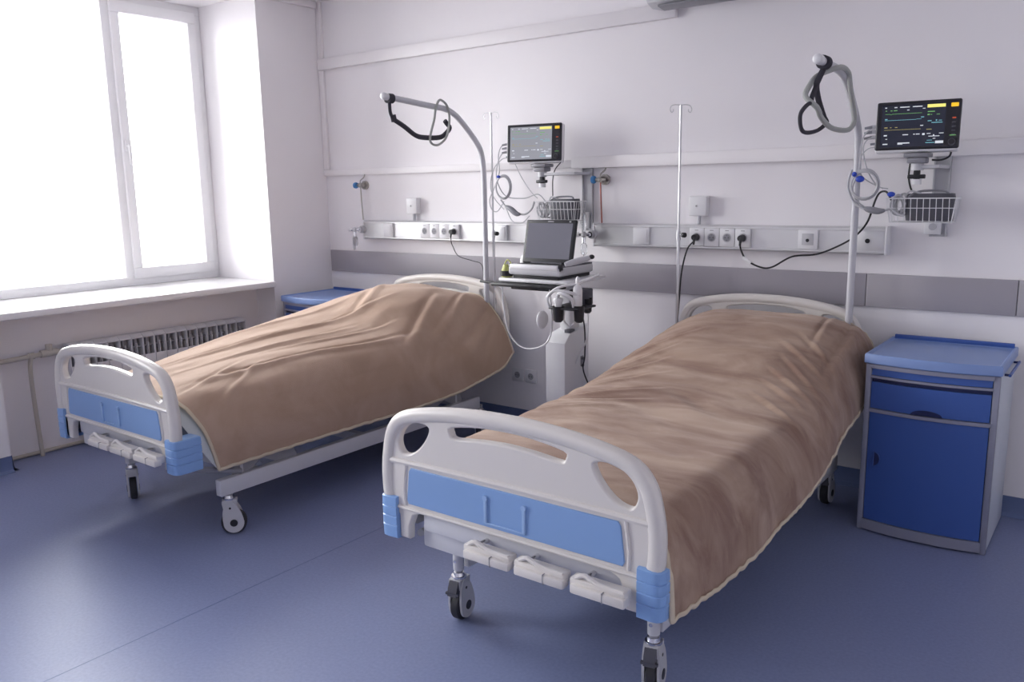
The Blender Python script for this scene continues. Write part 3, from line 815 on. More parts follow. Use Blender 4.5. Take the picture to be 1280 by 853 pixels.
# grips: strap and triangular handle
def ribbon(m, P, w, mt, smooth=5, th=.003):
    m.tube(P, th, mt, 8, smooth=smooth, rz=w)
m = MB(); c = WX(487, 123, -3.25)
m.cyl(c + Vector((0, -.018, 0)), c + Vector((0, .018, 0)), .026, 'strap')
m.tube(wxp([(487, 124), (487, 132), (488, 141), (491, 148)], -3.25), .007, 'strap', 8, smooth=4, rz=.011)
m.cyl(WX(491, 144, -3.25), WX(493, 152, -3.25), .016, 'strap')
m.tube(wxp([(493, 150), (505, 158), (519, 169), (530, 172), (549, 172), (557, 167), (562, 160), (558, 154), (556, 151)], -3.25), .012, 'strap', 8, smooth=5, rz=.014)
m.build('strap', lp1)
m = MB()
m.tube(wxp([(541, 136), (539, 150), (535, 166), (534, 176), (538, 181), (545, 181), (553, 174), (557, 162), (558, 146), (555, 133), (550, 127), (545, 126)], -3.25, .022), .0068, 'grip', 8, smooth=4, closed=True)
m.build('hand_grip', lp1)
m = MB(); c = WX(1026, 85, -1.06)
i0 = Vector((-1.06, 3.47, 1.971))
m.cyl(i0 + Vector((0, -.02, 0)), i0 + Vector((0, .02, 0)), .027, 'strap')
m.tube([i0 + Vector((0, -.005, -.022))] + wxp([(1021, 104), (1022, 120), (1027, 138), (1031, 150)], -1.06), .012, 'strap', 8, smooth=5, rz=.006)
m.tube([i0 + Vector((0, .005, -.022))] + wxp([(1016, 118), (1014, 129)], -1.06), .010, 'strap', 8, smooth=4, rz=.005)
m.tube(wxp([(1013, 129), (1003, 138), (1000, 148), (1002, 162), (1009, 166), (1022, 163), (1032, 155), (1033, 150), (1022, 136)], -1.06), .008, 'strap', 8, smooth=5, closed=True)
m.build('strap', lp2)
m = MB()
m.tube(wxp([(1038, 86), (1047, 85), (1054, 92), (1056, 108), (1060, 135), (1061, 152), (1055, 162), (1043, 163), (1030, 159), (1019, 147), (1014, 135)], -1.06, .022)
       + wxp([(1014, 120), (1020, 105), (1029, 94)], -1.06, -.022), .0105, 'grip', 10, smooth=4, closed=True)
m.build('hand_grip', lp2)

# ------------------------------------------------------------------ drip poles
def iv_pole(x, y, top, clampz, label, rot):
    root = thing('drip_pole', label, 'drip stand', (x, y, .42))
    m = MB(); m.cyl((x, y, .42), (x, y, clampz), .0085, 'stainless', seg=14); m.cyl((x, y, clampz), (x, y, top), .006, 'stainless', seg=12)
    m.build('pole', root)
    m = MB(); c, s = math.cos(rot), math.sin(rot)
    for sg in (-1, 1):
        pts = [(0, 0), (.03, .002), (.052, -.004), (.060, -.022), (.052, -.036), (.042, -.030), (.042, -.02)]
        m.tube([(x + sg * c * u, y + sg * s * u, top + w_) for u, w_ in pts], .0022, 'stainless', 6, smooth=4)
    m.build('hook', root)
    m = MB(); m.cyl((x, y, clampz - .015), (x, y, clampz + .03), .012, 'stainless'); m.cyl((x, y, clampz + .012), (x + .035, y - .01, clampz + .012), .004, 'chrome')
    m.build('clamp', root)
    m = MB(); m.cyl((x + .03, y - .012, clampz + .012), (x + .046, y - .02, clampz + .012), .013, 'black'); m.build('clamp_knob', root)
    return root
iv_pole(-3.205, 4.06, 1.957, 1.22, 'slim steel drip pole with two hooks beside the window bed lifting pole', R(0))
iv_pole(-1.955, 4.06, 1.912, 1.235, 'slim steel drip pole standing behind the left corner of the nearer bed', R(50))

# ------------------------------------------------------------------ bedside cabinets
def cabinet(x0, x1, label):
    yf, yb = 3.665, 4.13; w = x1 - x0; cx = (x0 + x1) / 2
    root = thing('bedside_cabinet', label, 'cabinet', (cx, (yf + yb) / 2, 0), 0, 'bedside cabinets')
    bow = lambda x: -.032 * (1 - ((x - cx) / (w / 2)) ** 2)
    def bowed(m, xa, xb, za, zb, d0, th, mt, n=14):
        """bowed slab, front face d0 in front of the frame curve"""
        F = [(xa + (xb - xa) * k / n) for k in range(n + 1)]
        poly = [Vector((x, yf + bow(x) - d0, 0)) for x in F] + [Vector((x, yf + bow(x) - d0 + th, 0)) for x in reversed(F)]
        i = m.mi(mt)
        A = [m.bm.verts.new(p + Vector((0, 0, za))) for p in poly]; B = [m.bm.verts.new(p + Vector((0, 0, zb))) for p in poly]
        L = len(poly)
        for k in range(L): m.bm.faces.new((A[k], A[(k+1) % L], B[(k+1) % L], B[k])).material_index = i
        for k in range(n):
            m.bm.faces.new((A[k], A[k+1], A[L-2-k], A[L-1-k])).material_index = i
            m.bm.faces.new((B[k], B[k+1], B[L-2-k], B[L-1-k])).material_index = i
    m = MB()
    m.box((x0, yf + .003, .012), (x0 + .012, yb, .745), 'cab_body', .003); m.box((x1 - .012, yf + .003, .012), (x1, yb, .745), 'cab_body', .003)
    m.box((x0 + .012, yb - .012, .03), (x1 - .012, yb, .745), 'cab_body'); m.box((x0 + .012, yf + .04, .03), (x1 - .012, yb - .012, .05), 'cab_body')
    m.box((x0 + .012, yf + .04, .73), (x1 - .012, yb - .012, .745), 'cab_body')
    m.build('body', root)
    m = MB()
    m.box((x0, yf - .004, .0), (x0 + .024, yf + .02, .745), 'cab_frame', .004); m.box((x1 - .024, yf - .004, .0), (x1, yf + .02, .745), 'cab_frame', .004)
    bowed(m, x0 + .02, x1 - .02, .008, .052, .004, .02, 'cab_frame'); bowed(m, x0 + .02, x1 - .02, .538, .552, .006, .02, 'cab_frame')
    bowed(m, x0 + .02, x1 - .02, .728, .745, .006, .02, 'cab_frame'); bowed(m, x0 + .02, x1 - .02, .686, .696, .003, .02, 'cab_frame')
    m.build('front_frame', root)
    m = MB(); bowed(m, x0 + .026, x1 - .026, .055, .535, -.002, .018, 'cab_blue'); door = m.build('door', root)
    # D-shaped pull, a flat plate carrying the shade of its recess
    hx, hz = x0 + .055, .335
    m = MB(); D = [(0, -.032)] + [(.026 * math.sin(math.pi * k / 10), -.032 * math.cos(math.pi * k / 10)) for k in range(1, 10)] + [(0, .032)]
    yy = yf + bow(hx + .030) - .0015
    m.prism([(hx + a, hz + b) for a, b in D], 'cab_dark', .003, Matrix.Translation((0, yy + .0002, 0)))
    m.tube([(hx + a, yy - .000, hz + b) for a, b in D], .0022, 'cab_blue', 6, closed=True)
    m.build('handle', door)
    m = MB(); bowed(m, x0 + .026, x1 - .026, .555, .668, -.002, .018, 'cab_blue'); dr = m.build('drawer', root)
    m = MB(); cut = [(cx + .06 * math.cos(math.pi * k / 12), .555 + .022 * math.sin(math.pi * k / 12)) for k in range(13)]
    m.prism(cut, 'cab_dark', .003, Matrix.Translation((0, yf + bow(cx) - .0008, 0))); m.build('finger_pull_shade', dr)  # cutout drawn as a flat plate in its shade colour
    m = MB(); bowed(m, x0 + .026, x1 - .026, .668, .686, .0 - .014, .012, 'cab_dark'); m.build('drawer_recess_shade', root)  # gap above the drawer, slab coloured dark as its shade
    m = MB(); bowed(m, x0 + .026, x1 - .026, .698, .726, -.002, .018, 'cab_blue'); m.build('pull_out_shelf', root)
    # moulded top with upstand at back and sides
    m = MB()
    ov = .006
    n = 16; F = [x0 - ov + (w + 2 * ov) * k / n for k in range(n + 1)]
    bw = lambda x: -.036 * (1 - ((x - cx) / (w / 2 + ov)) ** 2)
    def plan(z, ins):
        L = [Vector((min(max(x, x0 - ov + ins), x1 + ov - ins), yf - .012 + bw(x) + ins, z)) for x in F]
        return L + [Vector((x1 + ov - ins, yb + .008 - ins, z)), Vector((x0 - ov + ins, yb + .008 - ins, z))]
    i = m.mi('cab_top')
    lay = [plan(.747, .004), plan(.751, 0), plan(.783, 0), plan(.789, .003), plan(.789, .010), plan(.781, .018)]
    V = [[m.bm.verts.new(p) for p in L] for L in lay]; nn = len(V[0])
    for A, B in zip(V, V[1:]):
        for k in range(nn): m.bm.faces.new((A[k], A[(k+1) % nn], B[(k+1) % nn], B[k])).material_index = i
    for L in (V[0], V[-1]):
        for k in range(n // 2):
            m.bm.faces.new((L[k], L[k+1], L[n-1-k], L[n-k]) if n-1-k != k+1 else (L[k], L[k+1], L[n-k])).material_index = i
        m.bm.faces.new((L[0], L[n], L[n+1], L[n+2])).material_index = i
    tp = m.build('top', root)
    m = MB(); m.box((x0 + .008, yb - .008, .783), (x1 - .008, yb + .004, .803), 'cab_blue', .003); m.build('back_rim', tp)
    m = MB()
    for y in (yb - .07, yf + .1): m.cyl((x1, y, .735), (x1 + .02, y, .735), .005, 'cab_dark')
    m.tube([(x1 + .02, yf + .09, .735), (x1 + .02, yb - .06, .735)], .006, 'cab_blue', 8)
    m.build('towel_bar', root)
    for (x, y) in ((x0 + .03, yb - .04), (x1 - .03, yb - .04)):
        m = MB(); m.cyl((x, y, 0), (x, y, .03), .015, 'darkgrey'); m.build('foot', root)
cabinet(-.880, -.380, 'blue and grey bedside cabinet right of the nearer bed')
cabinet(-4.80, -4.30, 'blue topped bedside cabinet in the corner behind the window bed')

# ------------------------------------------------------------------ bedhead service units
YU = YW - .07
def unit(x0, x1, label, end_r):
    root = thing('bedhead_unit', label, 'wall unit', ((x0 + x1) / 2, YW, 1.17), 0, 'bedhead service units')
    m = MB(); z0, z1 = 1.168, 1.297
    pr = [(YW, z0), (YU + .01, z0), (YU, z0 + .008), (YU, z0 + .016), (YU + .006, z0 + .018), (YU + .006, z1 - .018), (YU, z1 - .016), (YU, z1 - .008), (YU + .01, z1), (YW, z1)]
    m.prism(pr, 'alu', x1 - x0, Matrix.Translation((x0, 0, 0)) @ Matrix(((0, 1, 0, 0), (1, 0, 0, 0), (0, 0, 1, 0), (0, 0, 0, 1))))
    m.build('profile', root)
    for x in (x0 - .010, x1):
        m = MB(); m.box((x, YU - .002, z0 - .003), (x + .010, YW, z1 + .003), 'white', .003); m.build('end_cap', root)
    return root
def plate(root, x, w, name, kind, z0=1.186, z1=1.280, y=YU):
    m = MB(); y -= .002
    m.box((x, y - .006, z0), (x + w, y + .008, z1), 'white', .003)
    p = m.build(name, root)
    cx_, cz = x + w / 2, (z0 + z1) / 2
    if kind == 'socket':
        m = MB()
        m.cyl((cx_, y - .0075, cz), (cx_, y - .004, cz), .024, 'lightgrey', seg=24)
        m.cyl((cx_, y - .0080, cz), (cx_, y - .006, cz), .019, 'midgrey', seg=24)
        m.build('socket_well', p)
        m = MB()
        for dx in (-.009, .009): m.cyl((cx_ + dx, y - .0088, cz), (cx_ + dx, y - .007, cz), .0028, 'hole', seg=10)
        m.cyl((cx_, y - .0088, cz + .013), (cx_, y - .007, cz + .013), .002, 'hole', seg=8); m.cyl((cx_, y - .0088, cz - .013), (cx_, y - .007, cz - .013), .002, 'hole', seg=8)
        m.box((cx_ - .010, y - .0068, z1 - .012), (cx_ + .010, y - .005, z1 - .009), 'midgrey')
        m.build('socket_holes', p)['kind'] = 'stuff'
    if kind == 'switch':
        m = MB(); m.box((x + .012, y - .010, z0 + .012), (x + w - .012, y - .004, z1 - .012), 'white', .002); m.build('rocker', p)
    if kind == 'jack':
        m = MB(); m.box((x + .02, y - .009, z0 + .02), (x + w - .02, y - .004, z1 - .018), 'lightgrey', .002)
        m.cyl((cx_, y - .011, cz - .004), (cx_, y - .008, cz - .004), .0085, 'black', seg=14); m.build('call_jack', p)
    return p
u1 = unit(-4.44, -2.98, 'bright aluminium service unit on the wall behind the window bed', 0)
plate(u1, -4.235, .09, 'switch_plate', 'switch')
for k in range(4): plate(u1, -3.885 + k * .087, .085, 'socket', 'socket')
plate(u1, -3.235, .085, 'switch_plate', 'switch')
u2 = unit(-2.52, -.945, 'aluminium service unit on the wall behind the nearer bed', 1)
plate(u2, -2.262, .10, 'switch_plate', 'switch')
for k in range(4): plate(u2, -1.922 + k * .0845, .082, 'socket', 'socket')
plate(u2, -1.345, .096, 'call_plate', 'jack')
m = MB(); m.box((-1.075, YU + .003, 1.172), (-.95, YU + .012, 1.292), 'alu', .002); m.cyl((-1.022, YU + .0, 1.232), (-1.022, YU + .006, 1.232), .011, 'black', seg=16); m.build('blank_panel', u2)

def junction_box(x, w, z0, z1, label, stub):
    root = thing('junction_box', label, 'wall box', (x + w / 2, YW, z0))
    m = MB(); m.box((x, YW - .045, z0), (x + w, YW, z1), 'white', .005); m.build('box', root)
    m = MB(); m.cyl((x + w * .45, YW - .048, (z0 + z1) / 2), (x + w * .45, YW - .043, (z0 + z1) / 2), .006, 'lightgrey'); m.cyl((x + w * .45, YW - .050, (z0 + z1) / 2), (x + w * .45, YW - .046, (z0 + z1) / 2), .002, 'hole'); m.build('indicator', root)
    m = MB(); m.cyl((x + w / 2, YW - .02, z0), (x + w / 2, YW - .02, 1.298), .010, 'lightgrey'); m.build('conduit', root)
junction_box(-4.035, .095, 1.345, 1.452, 'small white junction box above the service unit behind the window bed', 1)
junction_box(-1.945, .10, 1.343, 1.447, 'small white junction box on the wall beside the bare drip pole', 1)
for k, x in enumerate((-3.178, -3.072)):
    r_ = thing('wall_socket', ['low grey wall socket nearest the window bed, left of a pair', 'low grey wall socket nearest the cart, right of a pair'][k], 'socket', (x + .045, YW, .27), 0, 'low wall sockets')
    p = MB(); p.box((x, YW - .012, .275), (x + .09, YW, .362), 'white', .004); p.build('plate', r_)
    p = MB(); p.cyl((x + .045, YW - .014, .318), (x + .045, YW - .010, .318), .021, 'socket_grey', seg=20)
    p.cyl((x + .036, YW - .0155, .318), (x + .036, YW - .013, .318), .003, 'hole', seg=8); p.cyl((x + .054, YW - .0155, .318), (x + .054, YW - .013, .318), .003, 'hole', seg=8); p.build('well', r_)

# plugs and cords
def cord(name, label, pts, r, mt, plug=None, smooth=8):
    root = thing(name, label, 'cable', pts[0])
    m = MB(); m.tube(pts, r, mt, 8, smooth=smooth); m.build('cord', root)
    if plug:
        m = MB(); x, y, z = plug
        m.cyl((x, YU - .012, z), (x, YU - .045, z), .019, 'black', r2=.015); m.cyl((x, YU - .038, z - .004), (x, YU - .045, z - .038), .008, 'black', r2=.005); m.build('plug', root)
    return root
pz = 1.233
x4 = -3.885 + 3.5 * .087
cord('power_cord', 'thin dark power cord from the last socket behind the window bed', [(x4, YU - .04, pz - .01), (x4 + .0, YU - .04, pz - .06), W(566, 308, 4.11), W(573, 320, 4.1), W(590, 326, 4.1), W(602, 331, 4.09), W(605, 350, 4.07)], .0028, 'black', (x4, 0, pz))
xa = -1.922 + .5 * .0845
cord('power_cord', 'black power cord dropping behind the nearer bed from the first of its sockets', [(xa, YU - .042, pz - .02), W(859, 312, 4.1), W(852, 340, 4.1), W(849, 375, 4.1), W(846, 412, 4.1), W(846, 430, 4.1)], .0042, 'black', (xa, 0, pz))
xb_ = -1.922 + 3.5 * .0845
c2 = cord('power_cord', 'long black power cord from the fourth socket up to the right monitor basket', [(xb_, YU - .042, pz - .02), W(926, 312, 4.11), W(933, 325, 4.1), W(950, 334, 4.09), W(965, 334, 4.09), W(990, 321, 4.09), W(1020, 318, 4.09), W(1045, 309, 4.08), W(1068, 296, 4.06), W(1084, 278, 4.02), W(1094, 251, 4.0), W(1100, 241, 4.0), W(1108, 240, 3.99), W(1114, 250, 3.98)], .0045, 'black', (xb_, 0, pz))
m = MB(); a = W(929, 322, 4.105); b = W(939, 329, 4.095)
m.cyl(a, b, .009, 'white', seg=10); m.build('cord_tag', c2)

# gas valves, pipes and flow meters
def gas_valve(px, label, pipe):
    x = W(px, 232, 4.15).x
    root = thing('gas_valve', label, 'valve', (x, YW, 1.5), 0, 'gas shut-off valves')
    z = 1.545
    m = MB(); m.cyl((x + .01, YW, z), (x + .01, YW - .02, z), .030, 'brass', seg=20); m.cyl((x, YW - .02, z), (x, YW - .055, z), .016, 'brass'); m.cyl((x - .03, YW - .045, z), (x + .03, YW - .045, z), .011, 'brass', seg=6); m.sph((x, YW - .045, z), .017, 'brass')
    m.build('body', root)
    m = MB(); m.lathe([(.006, 0), (.021, .004), (.023, .014), (.020, .022), (.008, .026)], (x - .030, YW - .05, z), 'knob_blue', 18, axis='X')
    kb = m.build('knob', root)
    for v in kb.data.vertices: pass
    kb.location.x -= .026
    m = MB(); m.tube([(x + .022, YW - .02, 1.62), (x + .022, YW - .03, 1.60), (x + .012, YW - .045, 1.585), (x, YW - .045, 1.575), (x, YW - .045, 1.55)], .0045, 'brass', 8, smooth=4); m.build('feed_pipe', root)
    m = MB(); m.tube([(x, YW - .045, 1.54), (x + .003, YW - .045, 1.45), (x + .008, YW - .042, 1.30)], .0045, pipe, 8, smooth=4); m.build('drop_pipe', root)
gas_valve(450, 'nickel gas valve with a blue knob beside the corner', 'brass')
gas_valve(750, 'nickel gas valve with blue knob on a reddish pipe between the beds', 'copper')
def flowmeter(x, label, tube_up):
    root = thing('flow_meter', label, 'flow meter', (x, YW - .07, 1.12))
    z = 1.235
    m = MB(); m.cyl((x + .03, YW, z), (x + .03, YU - .02, z), .026, 'lightgrey'); m.cyl((x + .03, YU - .015, z), (x + .03, YU - .04, z), .018, 'chrome')
    m.build('outlet', root)
    m = MB(); m.cyl((x + .03, YU - .04, z), (x - .03, YU - .06, z), .009, 'chrome'); m.sph((x, YU - .055, z), .018, 'lightgrey'); m.cyl((x, YU - .055, z), (x, YU - .055, z - .05), .011, 'chrome'); m.cyl((x - .03, YU - .06, z), (x - .045, YU - .065, z), .014, 'white')
    m.build('regulator', root)
    m = MB(); m.lathe([(.012, 0), (.019, .01), (.019, .055), (.012, .066)], (x, YU - .055, z - .115), 'clear', 16); m.build('bottle', root)
    if tube_up:
        m = MB(); m.lathe([(.010, 0), (.012, .004), (.011, .10), (.006, .112)], (x, YU - .055, z + .016), 'clear', 14); m.build('gauge_tube', root)
        m = MB(); m.cyl((x, YU - .055, z - .10), (x, YU - .055, z - .19), .004, 'chrome'); m.build('drain', root)
    else:
        m = MB(); m.lathe([(.005, 0), (.012, .01), (.012, .085), (.010, .09)], (x - .008, YU - .06, z - .145), 'white', 14); m.build('sleeve', root)
flowmeter(-4.475, 'oxygen flow meter hanging at the corner end of the service unit', False)
flowmeter(-2.555, 'oxygen flow meter with upright gauge tube between the beds', True)

# ------------------------------------------------------------------ patient monitors, wall mounts, baskets
def monitor(x, y, z, rz, tilt, label, scr, w=.325, h=.215):
    root = thing('patient_monitor', label, 'monitor', (x, y, z), rz, 'patient monitors')
    T = Matrix.Rotation(tilt, 4, 'X')
    fr = Matrix.LocRotScale(Vector((x, y, z)), Euler((0, 0, rz)), None) @ T
    def add(fn, name, parent=root):
        m = MB(); fn(m); bmesh.ops.transform(m.bm, matrix=fr, verts=m.bm.verts); return m.build(name, parent)
    def shell(m):
        m.box((-w/2 + .001, .002, 0), (w/2 + .001, .050, h - .001), 'white', .012, 3)
        m.box((-w/2 + .03, .03, .02), (w/2 - .03, .085, h - .03), 'lightgrey', .02, 3)
    add(shell, 'housing')
    def bez(m): m.box((-w/2, -.006, .010), (w/2, .012, h), 'bezel', .008, 3)
    bz = add(bez, 'bezel')
    sx0, sx1, sz0, sz1 = -w/2 + .022, w/2 - .058, .022, h - .016
    def sc(m): m.box((sx0, -.0075, sz0), (sx1, -.003, sz1), scr)
    sn = add(sc, 'screen')
    U = lambda u: sx0 + (sx1 - sx0) * u
    V = lambda v: sz1 - (sz1 - sz0) * v
    def pr(m):
        y0, y1 = -.0082, -.0076
        def q(u0, v0, u1, v1, mt): m.box((U(u0), y0, V(v1)), (U(u1), y1, V(v0)), mt)
        q(.71, .02, .99, .095, 'e_yellow')
        for u0, u1 in ((.04, .07), (.19, .235), (.28, .43), (.48, .63)): q(u0, .045, u1, .065, 'e_white')
        for u0, u1, mt in ((.05, .075, 'e_green'), (.13, .16, 'e_green'), (.18, .24, 'e_green'), (.395, .43, 'e_white')): q(u0, .12, u1, .137, mt)
        def trace(v, mt, f):
            P = [(U(.05 + .58 * k / 40), V(v + f(k))) for k in range(41)]
            i = m.mi(mt)
            for a, b in zip(P, P[1:]):
                vv = [m.bm.verts.new((a[0], y0, a[1] - .0008)), m.bm.verts.new((b[0], y0, b[1] - .0008)), m.bm.verts.new((b[0], y0, b[1] + .0008)), m.bm.verts.new((a[0], y0, a[1] + .0008))]
                m.bm.faces.new(vv).material_index = i
        trace(.21, 'e_green', lambda k: .012 if k in (6, 7) else 0)
        trace(.36, 'e_cyan', lambda k: -.008 * (k > 34))
        trace(.59, 'e_olive', lambda k: 0)
        q(.05, .32, .09, .342, 'e_cyan'); q(.62, .30, .67, .32, 'e_cyan'); q(.64, .10, .68, .115, 'e_white')
        q(.05, .52, .10, .545, 'e_olive'); q(.14, .525, .165, .54, 'e_olive'); q(.22, .525, .26, .54, 'e_olive'); q(.62, .50, .665, .52, 'e_white')
        q(.72, .18, .83, .20, 'e_green'); q(.72, .245, .755, .275, 'e_green'); q(.77, .255, .79, .27, 'e_green'); q(.86, .255, .91, .268, 'e_green')
        q(.73, .40, .79, .418, 'e_cyan'); q(.855, .385, .875, .418, 'e_cyan'); q(.90, .40, .95, .414, 'e_cyan'); q(.79, .445, .96, .462, 'e_cyan')
        q(.72, .60, .80, .615, 'e_olive')
        q(.05, .705, .10, .735, 'e_white'); q(.08, .80, .11, .815, 'e_white'); q(.35, .705, .44, .725, 'e_white')
        q(.52, .70, .545, .72, 'e_white'); q(.56, .70, .62, .72, 'e_white'); q(.66, .695, .70, .74, 'e_white'); q(.73, .70, .79, .715, 'e_white'); q(.92, .70, .99, .715, 'e_white')
        q(.76, .765, .93, .78, 'e_white'); q(.83, .735, .85, .78, 'e_white'); q(.83, .82, .87, .835, 'e_white')
        q(.04, .915, .12, .94, 'e_white'); q(.28, .90, .47, .925, 'e_white'); q(.28, .93, .36, .945, 'e_white')
        q(.74, .86, .82, .872, 'e_cyan'); q(.72, .915, .86, .93, 'e_cyan'); q(.87, .885, .995, .945, 'e_white')
    add(pr, 'display', sn)['kind'] = 'stuff'
    def al(m): m.box((w/2 - .040, -.0085, h - .034), (w/2 - .012, -.004, h - .018), 'e_amber', .002)
    add(al, 'alarm_light')
    for k, (zz, mt) in enumerate(((h - .080, 'e_red'), (h - .098, 'darkgrey'), (h - .115, 'darkgrey'), (h - .132, 'darkgrey'), (h - .148, 'darkgrey'))):
        add(lambda m: m.box((w/2 - .032, -.0075, zz - .003), (w/2 - .018, -.005, zz + .003), mt, .001), 'button')
    add(lambda m: m.box((w/2 - .038, -.0075, .062), (w/2 - .014, -.005, .065), 'e_green'), 'indicator')
    def kn(m):
        m.cyl((w/2 - .028, -.006, .035), (w/2 - .028, -.018, .035), .0145, 'darkgrey', seg=24); m.cyl((w/2 - .028, -.018, .035), (w/2 - .028, -.020, .035), .011, 'black', seg=24)
    add(kn, 'knob')
    # sensor connectors on the left flank
    for zz in (.118, .096, .073):
        add(lambda m: (m.cyl((-w/2, .03, zz), (-w/2 - .018, .03, zz), .0085, 'lightgrey', seg=10), m.cyl((-w/2 - .018, .03, zz), (-w/2 - .05, .03, zz - .004), .0075, 'midgrey', r2=.005, seg=10)), 'connector')
    add(lambda m: m.cyl((-w/2, .03, .045), (-w/2 - .022, .03, .043), .005, 'midgrey', seg=8), 'connector')
    return root, fr
m2, fr2 = monitor(-.800, 3.93, 1.628, R(7), R(-7), 'dark patient monitor with lit traces right of the nearer bed', 'screen')
m1, fr1 = monitor(-2.835, 3.98, 1.645, R(10), R(-4), 'patient monitor with washed-out grey screen above the cart', 'screen_l', .345, .222)

def mount(x, y, z, xr, label):
    """wall channel, horizontal arm, swivel head under a monitor"""
    root = thing('monitor_mount', label, 'wall mount', (xr, YW, 1.25), 0, 'monitor wall mounts')
    m = MB(); m.box((xr - .035, YW - .02, 1.255), (xr - .028, YW, 1.62), 'lightgrey', .001); m.box((xr + .028, YW - .02, 1.255), (xr + .035, YW, 1.62), 'lightgrey', .001); m.box((xr - .035, YW - .006, 1.255), (xr + .035, YW, 1.62), 'lightgrey')
    m.build('wall_channel', root)
    m = MB(); m.box((x - .05, y - .01, z - .020), (x + .05, y + .08, z - .002), 'midgrey', .004); m.box((x - .038, y, z - .045), (x + .038, y + .07, z - .02), 'midgrey', .006)
    m.cyl((x, y + .035, z - .075), (x, y + .035, z - .045), .026, 'lightgrey', seg=24)
    m.build('tilt_head', root)
    m = MB(); m.cyl((x, y + .035, z - .115), (x, y + .035, z - .075), .013, 'black'); m.box((x - .035, y + .020, z - .110), (x + .035, y + .040, z - .092), 'black', .004); m.box((x - .012, y + .02, z - .10), (x + .012, y + .05, z - .075), 'black', .004)
    m.build('tilt_knob', root)
    m = MB(); m.box((min(x, xr) - .02, y + .02, z - .068), (max(x, xr) + .03, YW - .02, z - .052), 'lightgrey', .003)
    m.cyl((x, y + .035, z - .135), (x, y + .035, z - .112), .020, 'white', seg=20)
    m.build('arm', root)
    m = MB(); m.box((xr - .055, YW - .03, 1.265), (xr + .015, YW - .004, 1.36), 'white', .004); m.cyl((xr - .02, YW - .034, 1.30), (xr - .02, YW - .028, 1.30), .016, 'lightgrey', seg=16)
    m.build('slide_block', root)
    return root
mount(-.795, 3.93, 1.625, -.735, 'grey monitor wall mount with black knob right of the nearer bed')
mount(-2.80, 3.98, 1.642, -2.60, 'grey monitor wall mount with black knob above the cart')

def basket(x0, x1, y0, z0, z1, label, n):
    root = thing('wire_basket', label, 'basket', ((x0 + x1) / 2, y0 + .07, z0), 0, 'monitor wire baskets')
    y1 = y0 + .13; t = .03; r_ = .0016
    m = MB()
    for z, i in ((z1, 0), ((z0 + z1) / 2 + .01, .008), (z0, .015)):
        m.tube([(x0 + i, y0 + i, z), (x1 - i, y0 + i, z), (x1 - i, y1 - i, z), (x0 + i, y1 - i, z)], .0024 if i == 0 else r_, 'white', 6, closed=True)
    m.build('rim', root)
    m = MB(); nn = n
    for k in range(nn + 1):
        x = x0 + (x1 - x0) * k / nn; i = .015; xx = x + (i if k == 0 else -i if k == nn else 0)
        m.tube([(x, y0, z1), (xx, y0 + i, z0), (xx, y1 - i, z0), (x, y1, z1)], r_, 'white', 5)
    for k in range(1, 5):
        y = y0 + .13 * k / 5
        m.tube([(x0, y, z1), (x0 + .015, y, z0), (x1 - .015, y, z0), (x1, y, z1)], r_, 'white', 5)
    m.build('wires', root)
    m = MB(); m.box(((x0 + x1) / 2 - .02, y1, z1 - .03), ((x0 + x1) / 2 + .02, YW - .02, z1 - .015), 'white', .002); m.build('bracket', root)
    return root
basket(-.905, -.630, 3.93, 1.328, 1.432, 'white wire basket under the right monitor', 11)
basket(-2.815, -2.545, 3.96, 1.318, 1.426, 'white wire basket under the left monitor, above the open laptop', 11)

def cuff(x0, x1, y0, z0, label):
    root = thing('pressure_cuff', label, 'cuff', ((x0 + x1) / 2, y0 + .045, z0))
    m = MB(); rows = []
    n = 26
    # rolled fabric bundle: layered loops
    for k, (s, dz) in enumerate(((1, 0), (.82, .0), (.62, .0))):
        P = []
        for j in range(n):
            a = 2 * math.pi * j / n
            P.append(((x0 + x1) / 2 + (x1 - x0) / 2 * s * math.copysign(abs(math.cos(a)) ** .35, math.cos(a)), y0 + .045 + (.040 * s) * math.copysign(abs(math.sin(a)) ** .6, math.sin(a)), z0 + .060))
        m.tube(P, .004, 'darkgrey', 8, closed=True, rz=.058 + dz)
    m.box((x0 + .02, y0 + .016, z0 + .004), (x1 - .02, y0 + .074, z0 + .108), 'darkgrey', .012, 3)
    m.build('folded_cuff', root)
    m = MB(); m.tube([(x0 + .01, y0 + .0, z0 + .104), ((x0 + x1) / 2 - .04, y0 + .02, z0 + .128), ((x0 + x1) / 2 + .05, y0 + .03, z0 + .130), (x1 - .02, y0 + .03, z0 + .112)], .005, 'midgrey', 8, smooth=5); m.build('air_hose', root)
    m = MB(); m.tube([(x0 - .00, y0 + .012, z0 + .112), (x0 + .02, y0 + .0, z0 + .13), (x0 + .06, y0 + .01, z0 + .118)], .004, 'cable_grey', 8, smooth=5); m.build('lead', root)
    return root
cuff(-.83, -.645, 3.945, 1.333, 'dark grey pressure cuff packed in the right wire basket')
cuff(-2.73, -2.56, 3.975, 1.322, 'dark grey pressure cuff packed in the left wire basket')

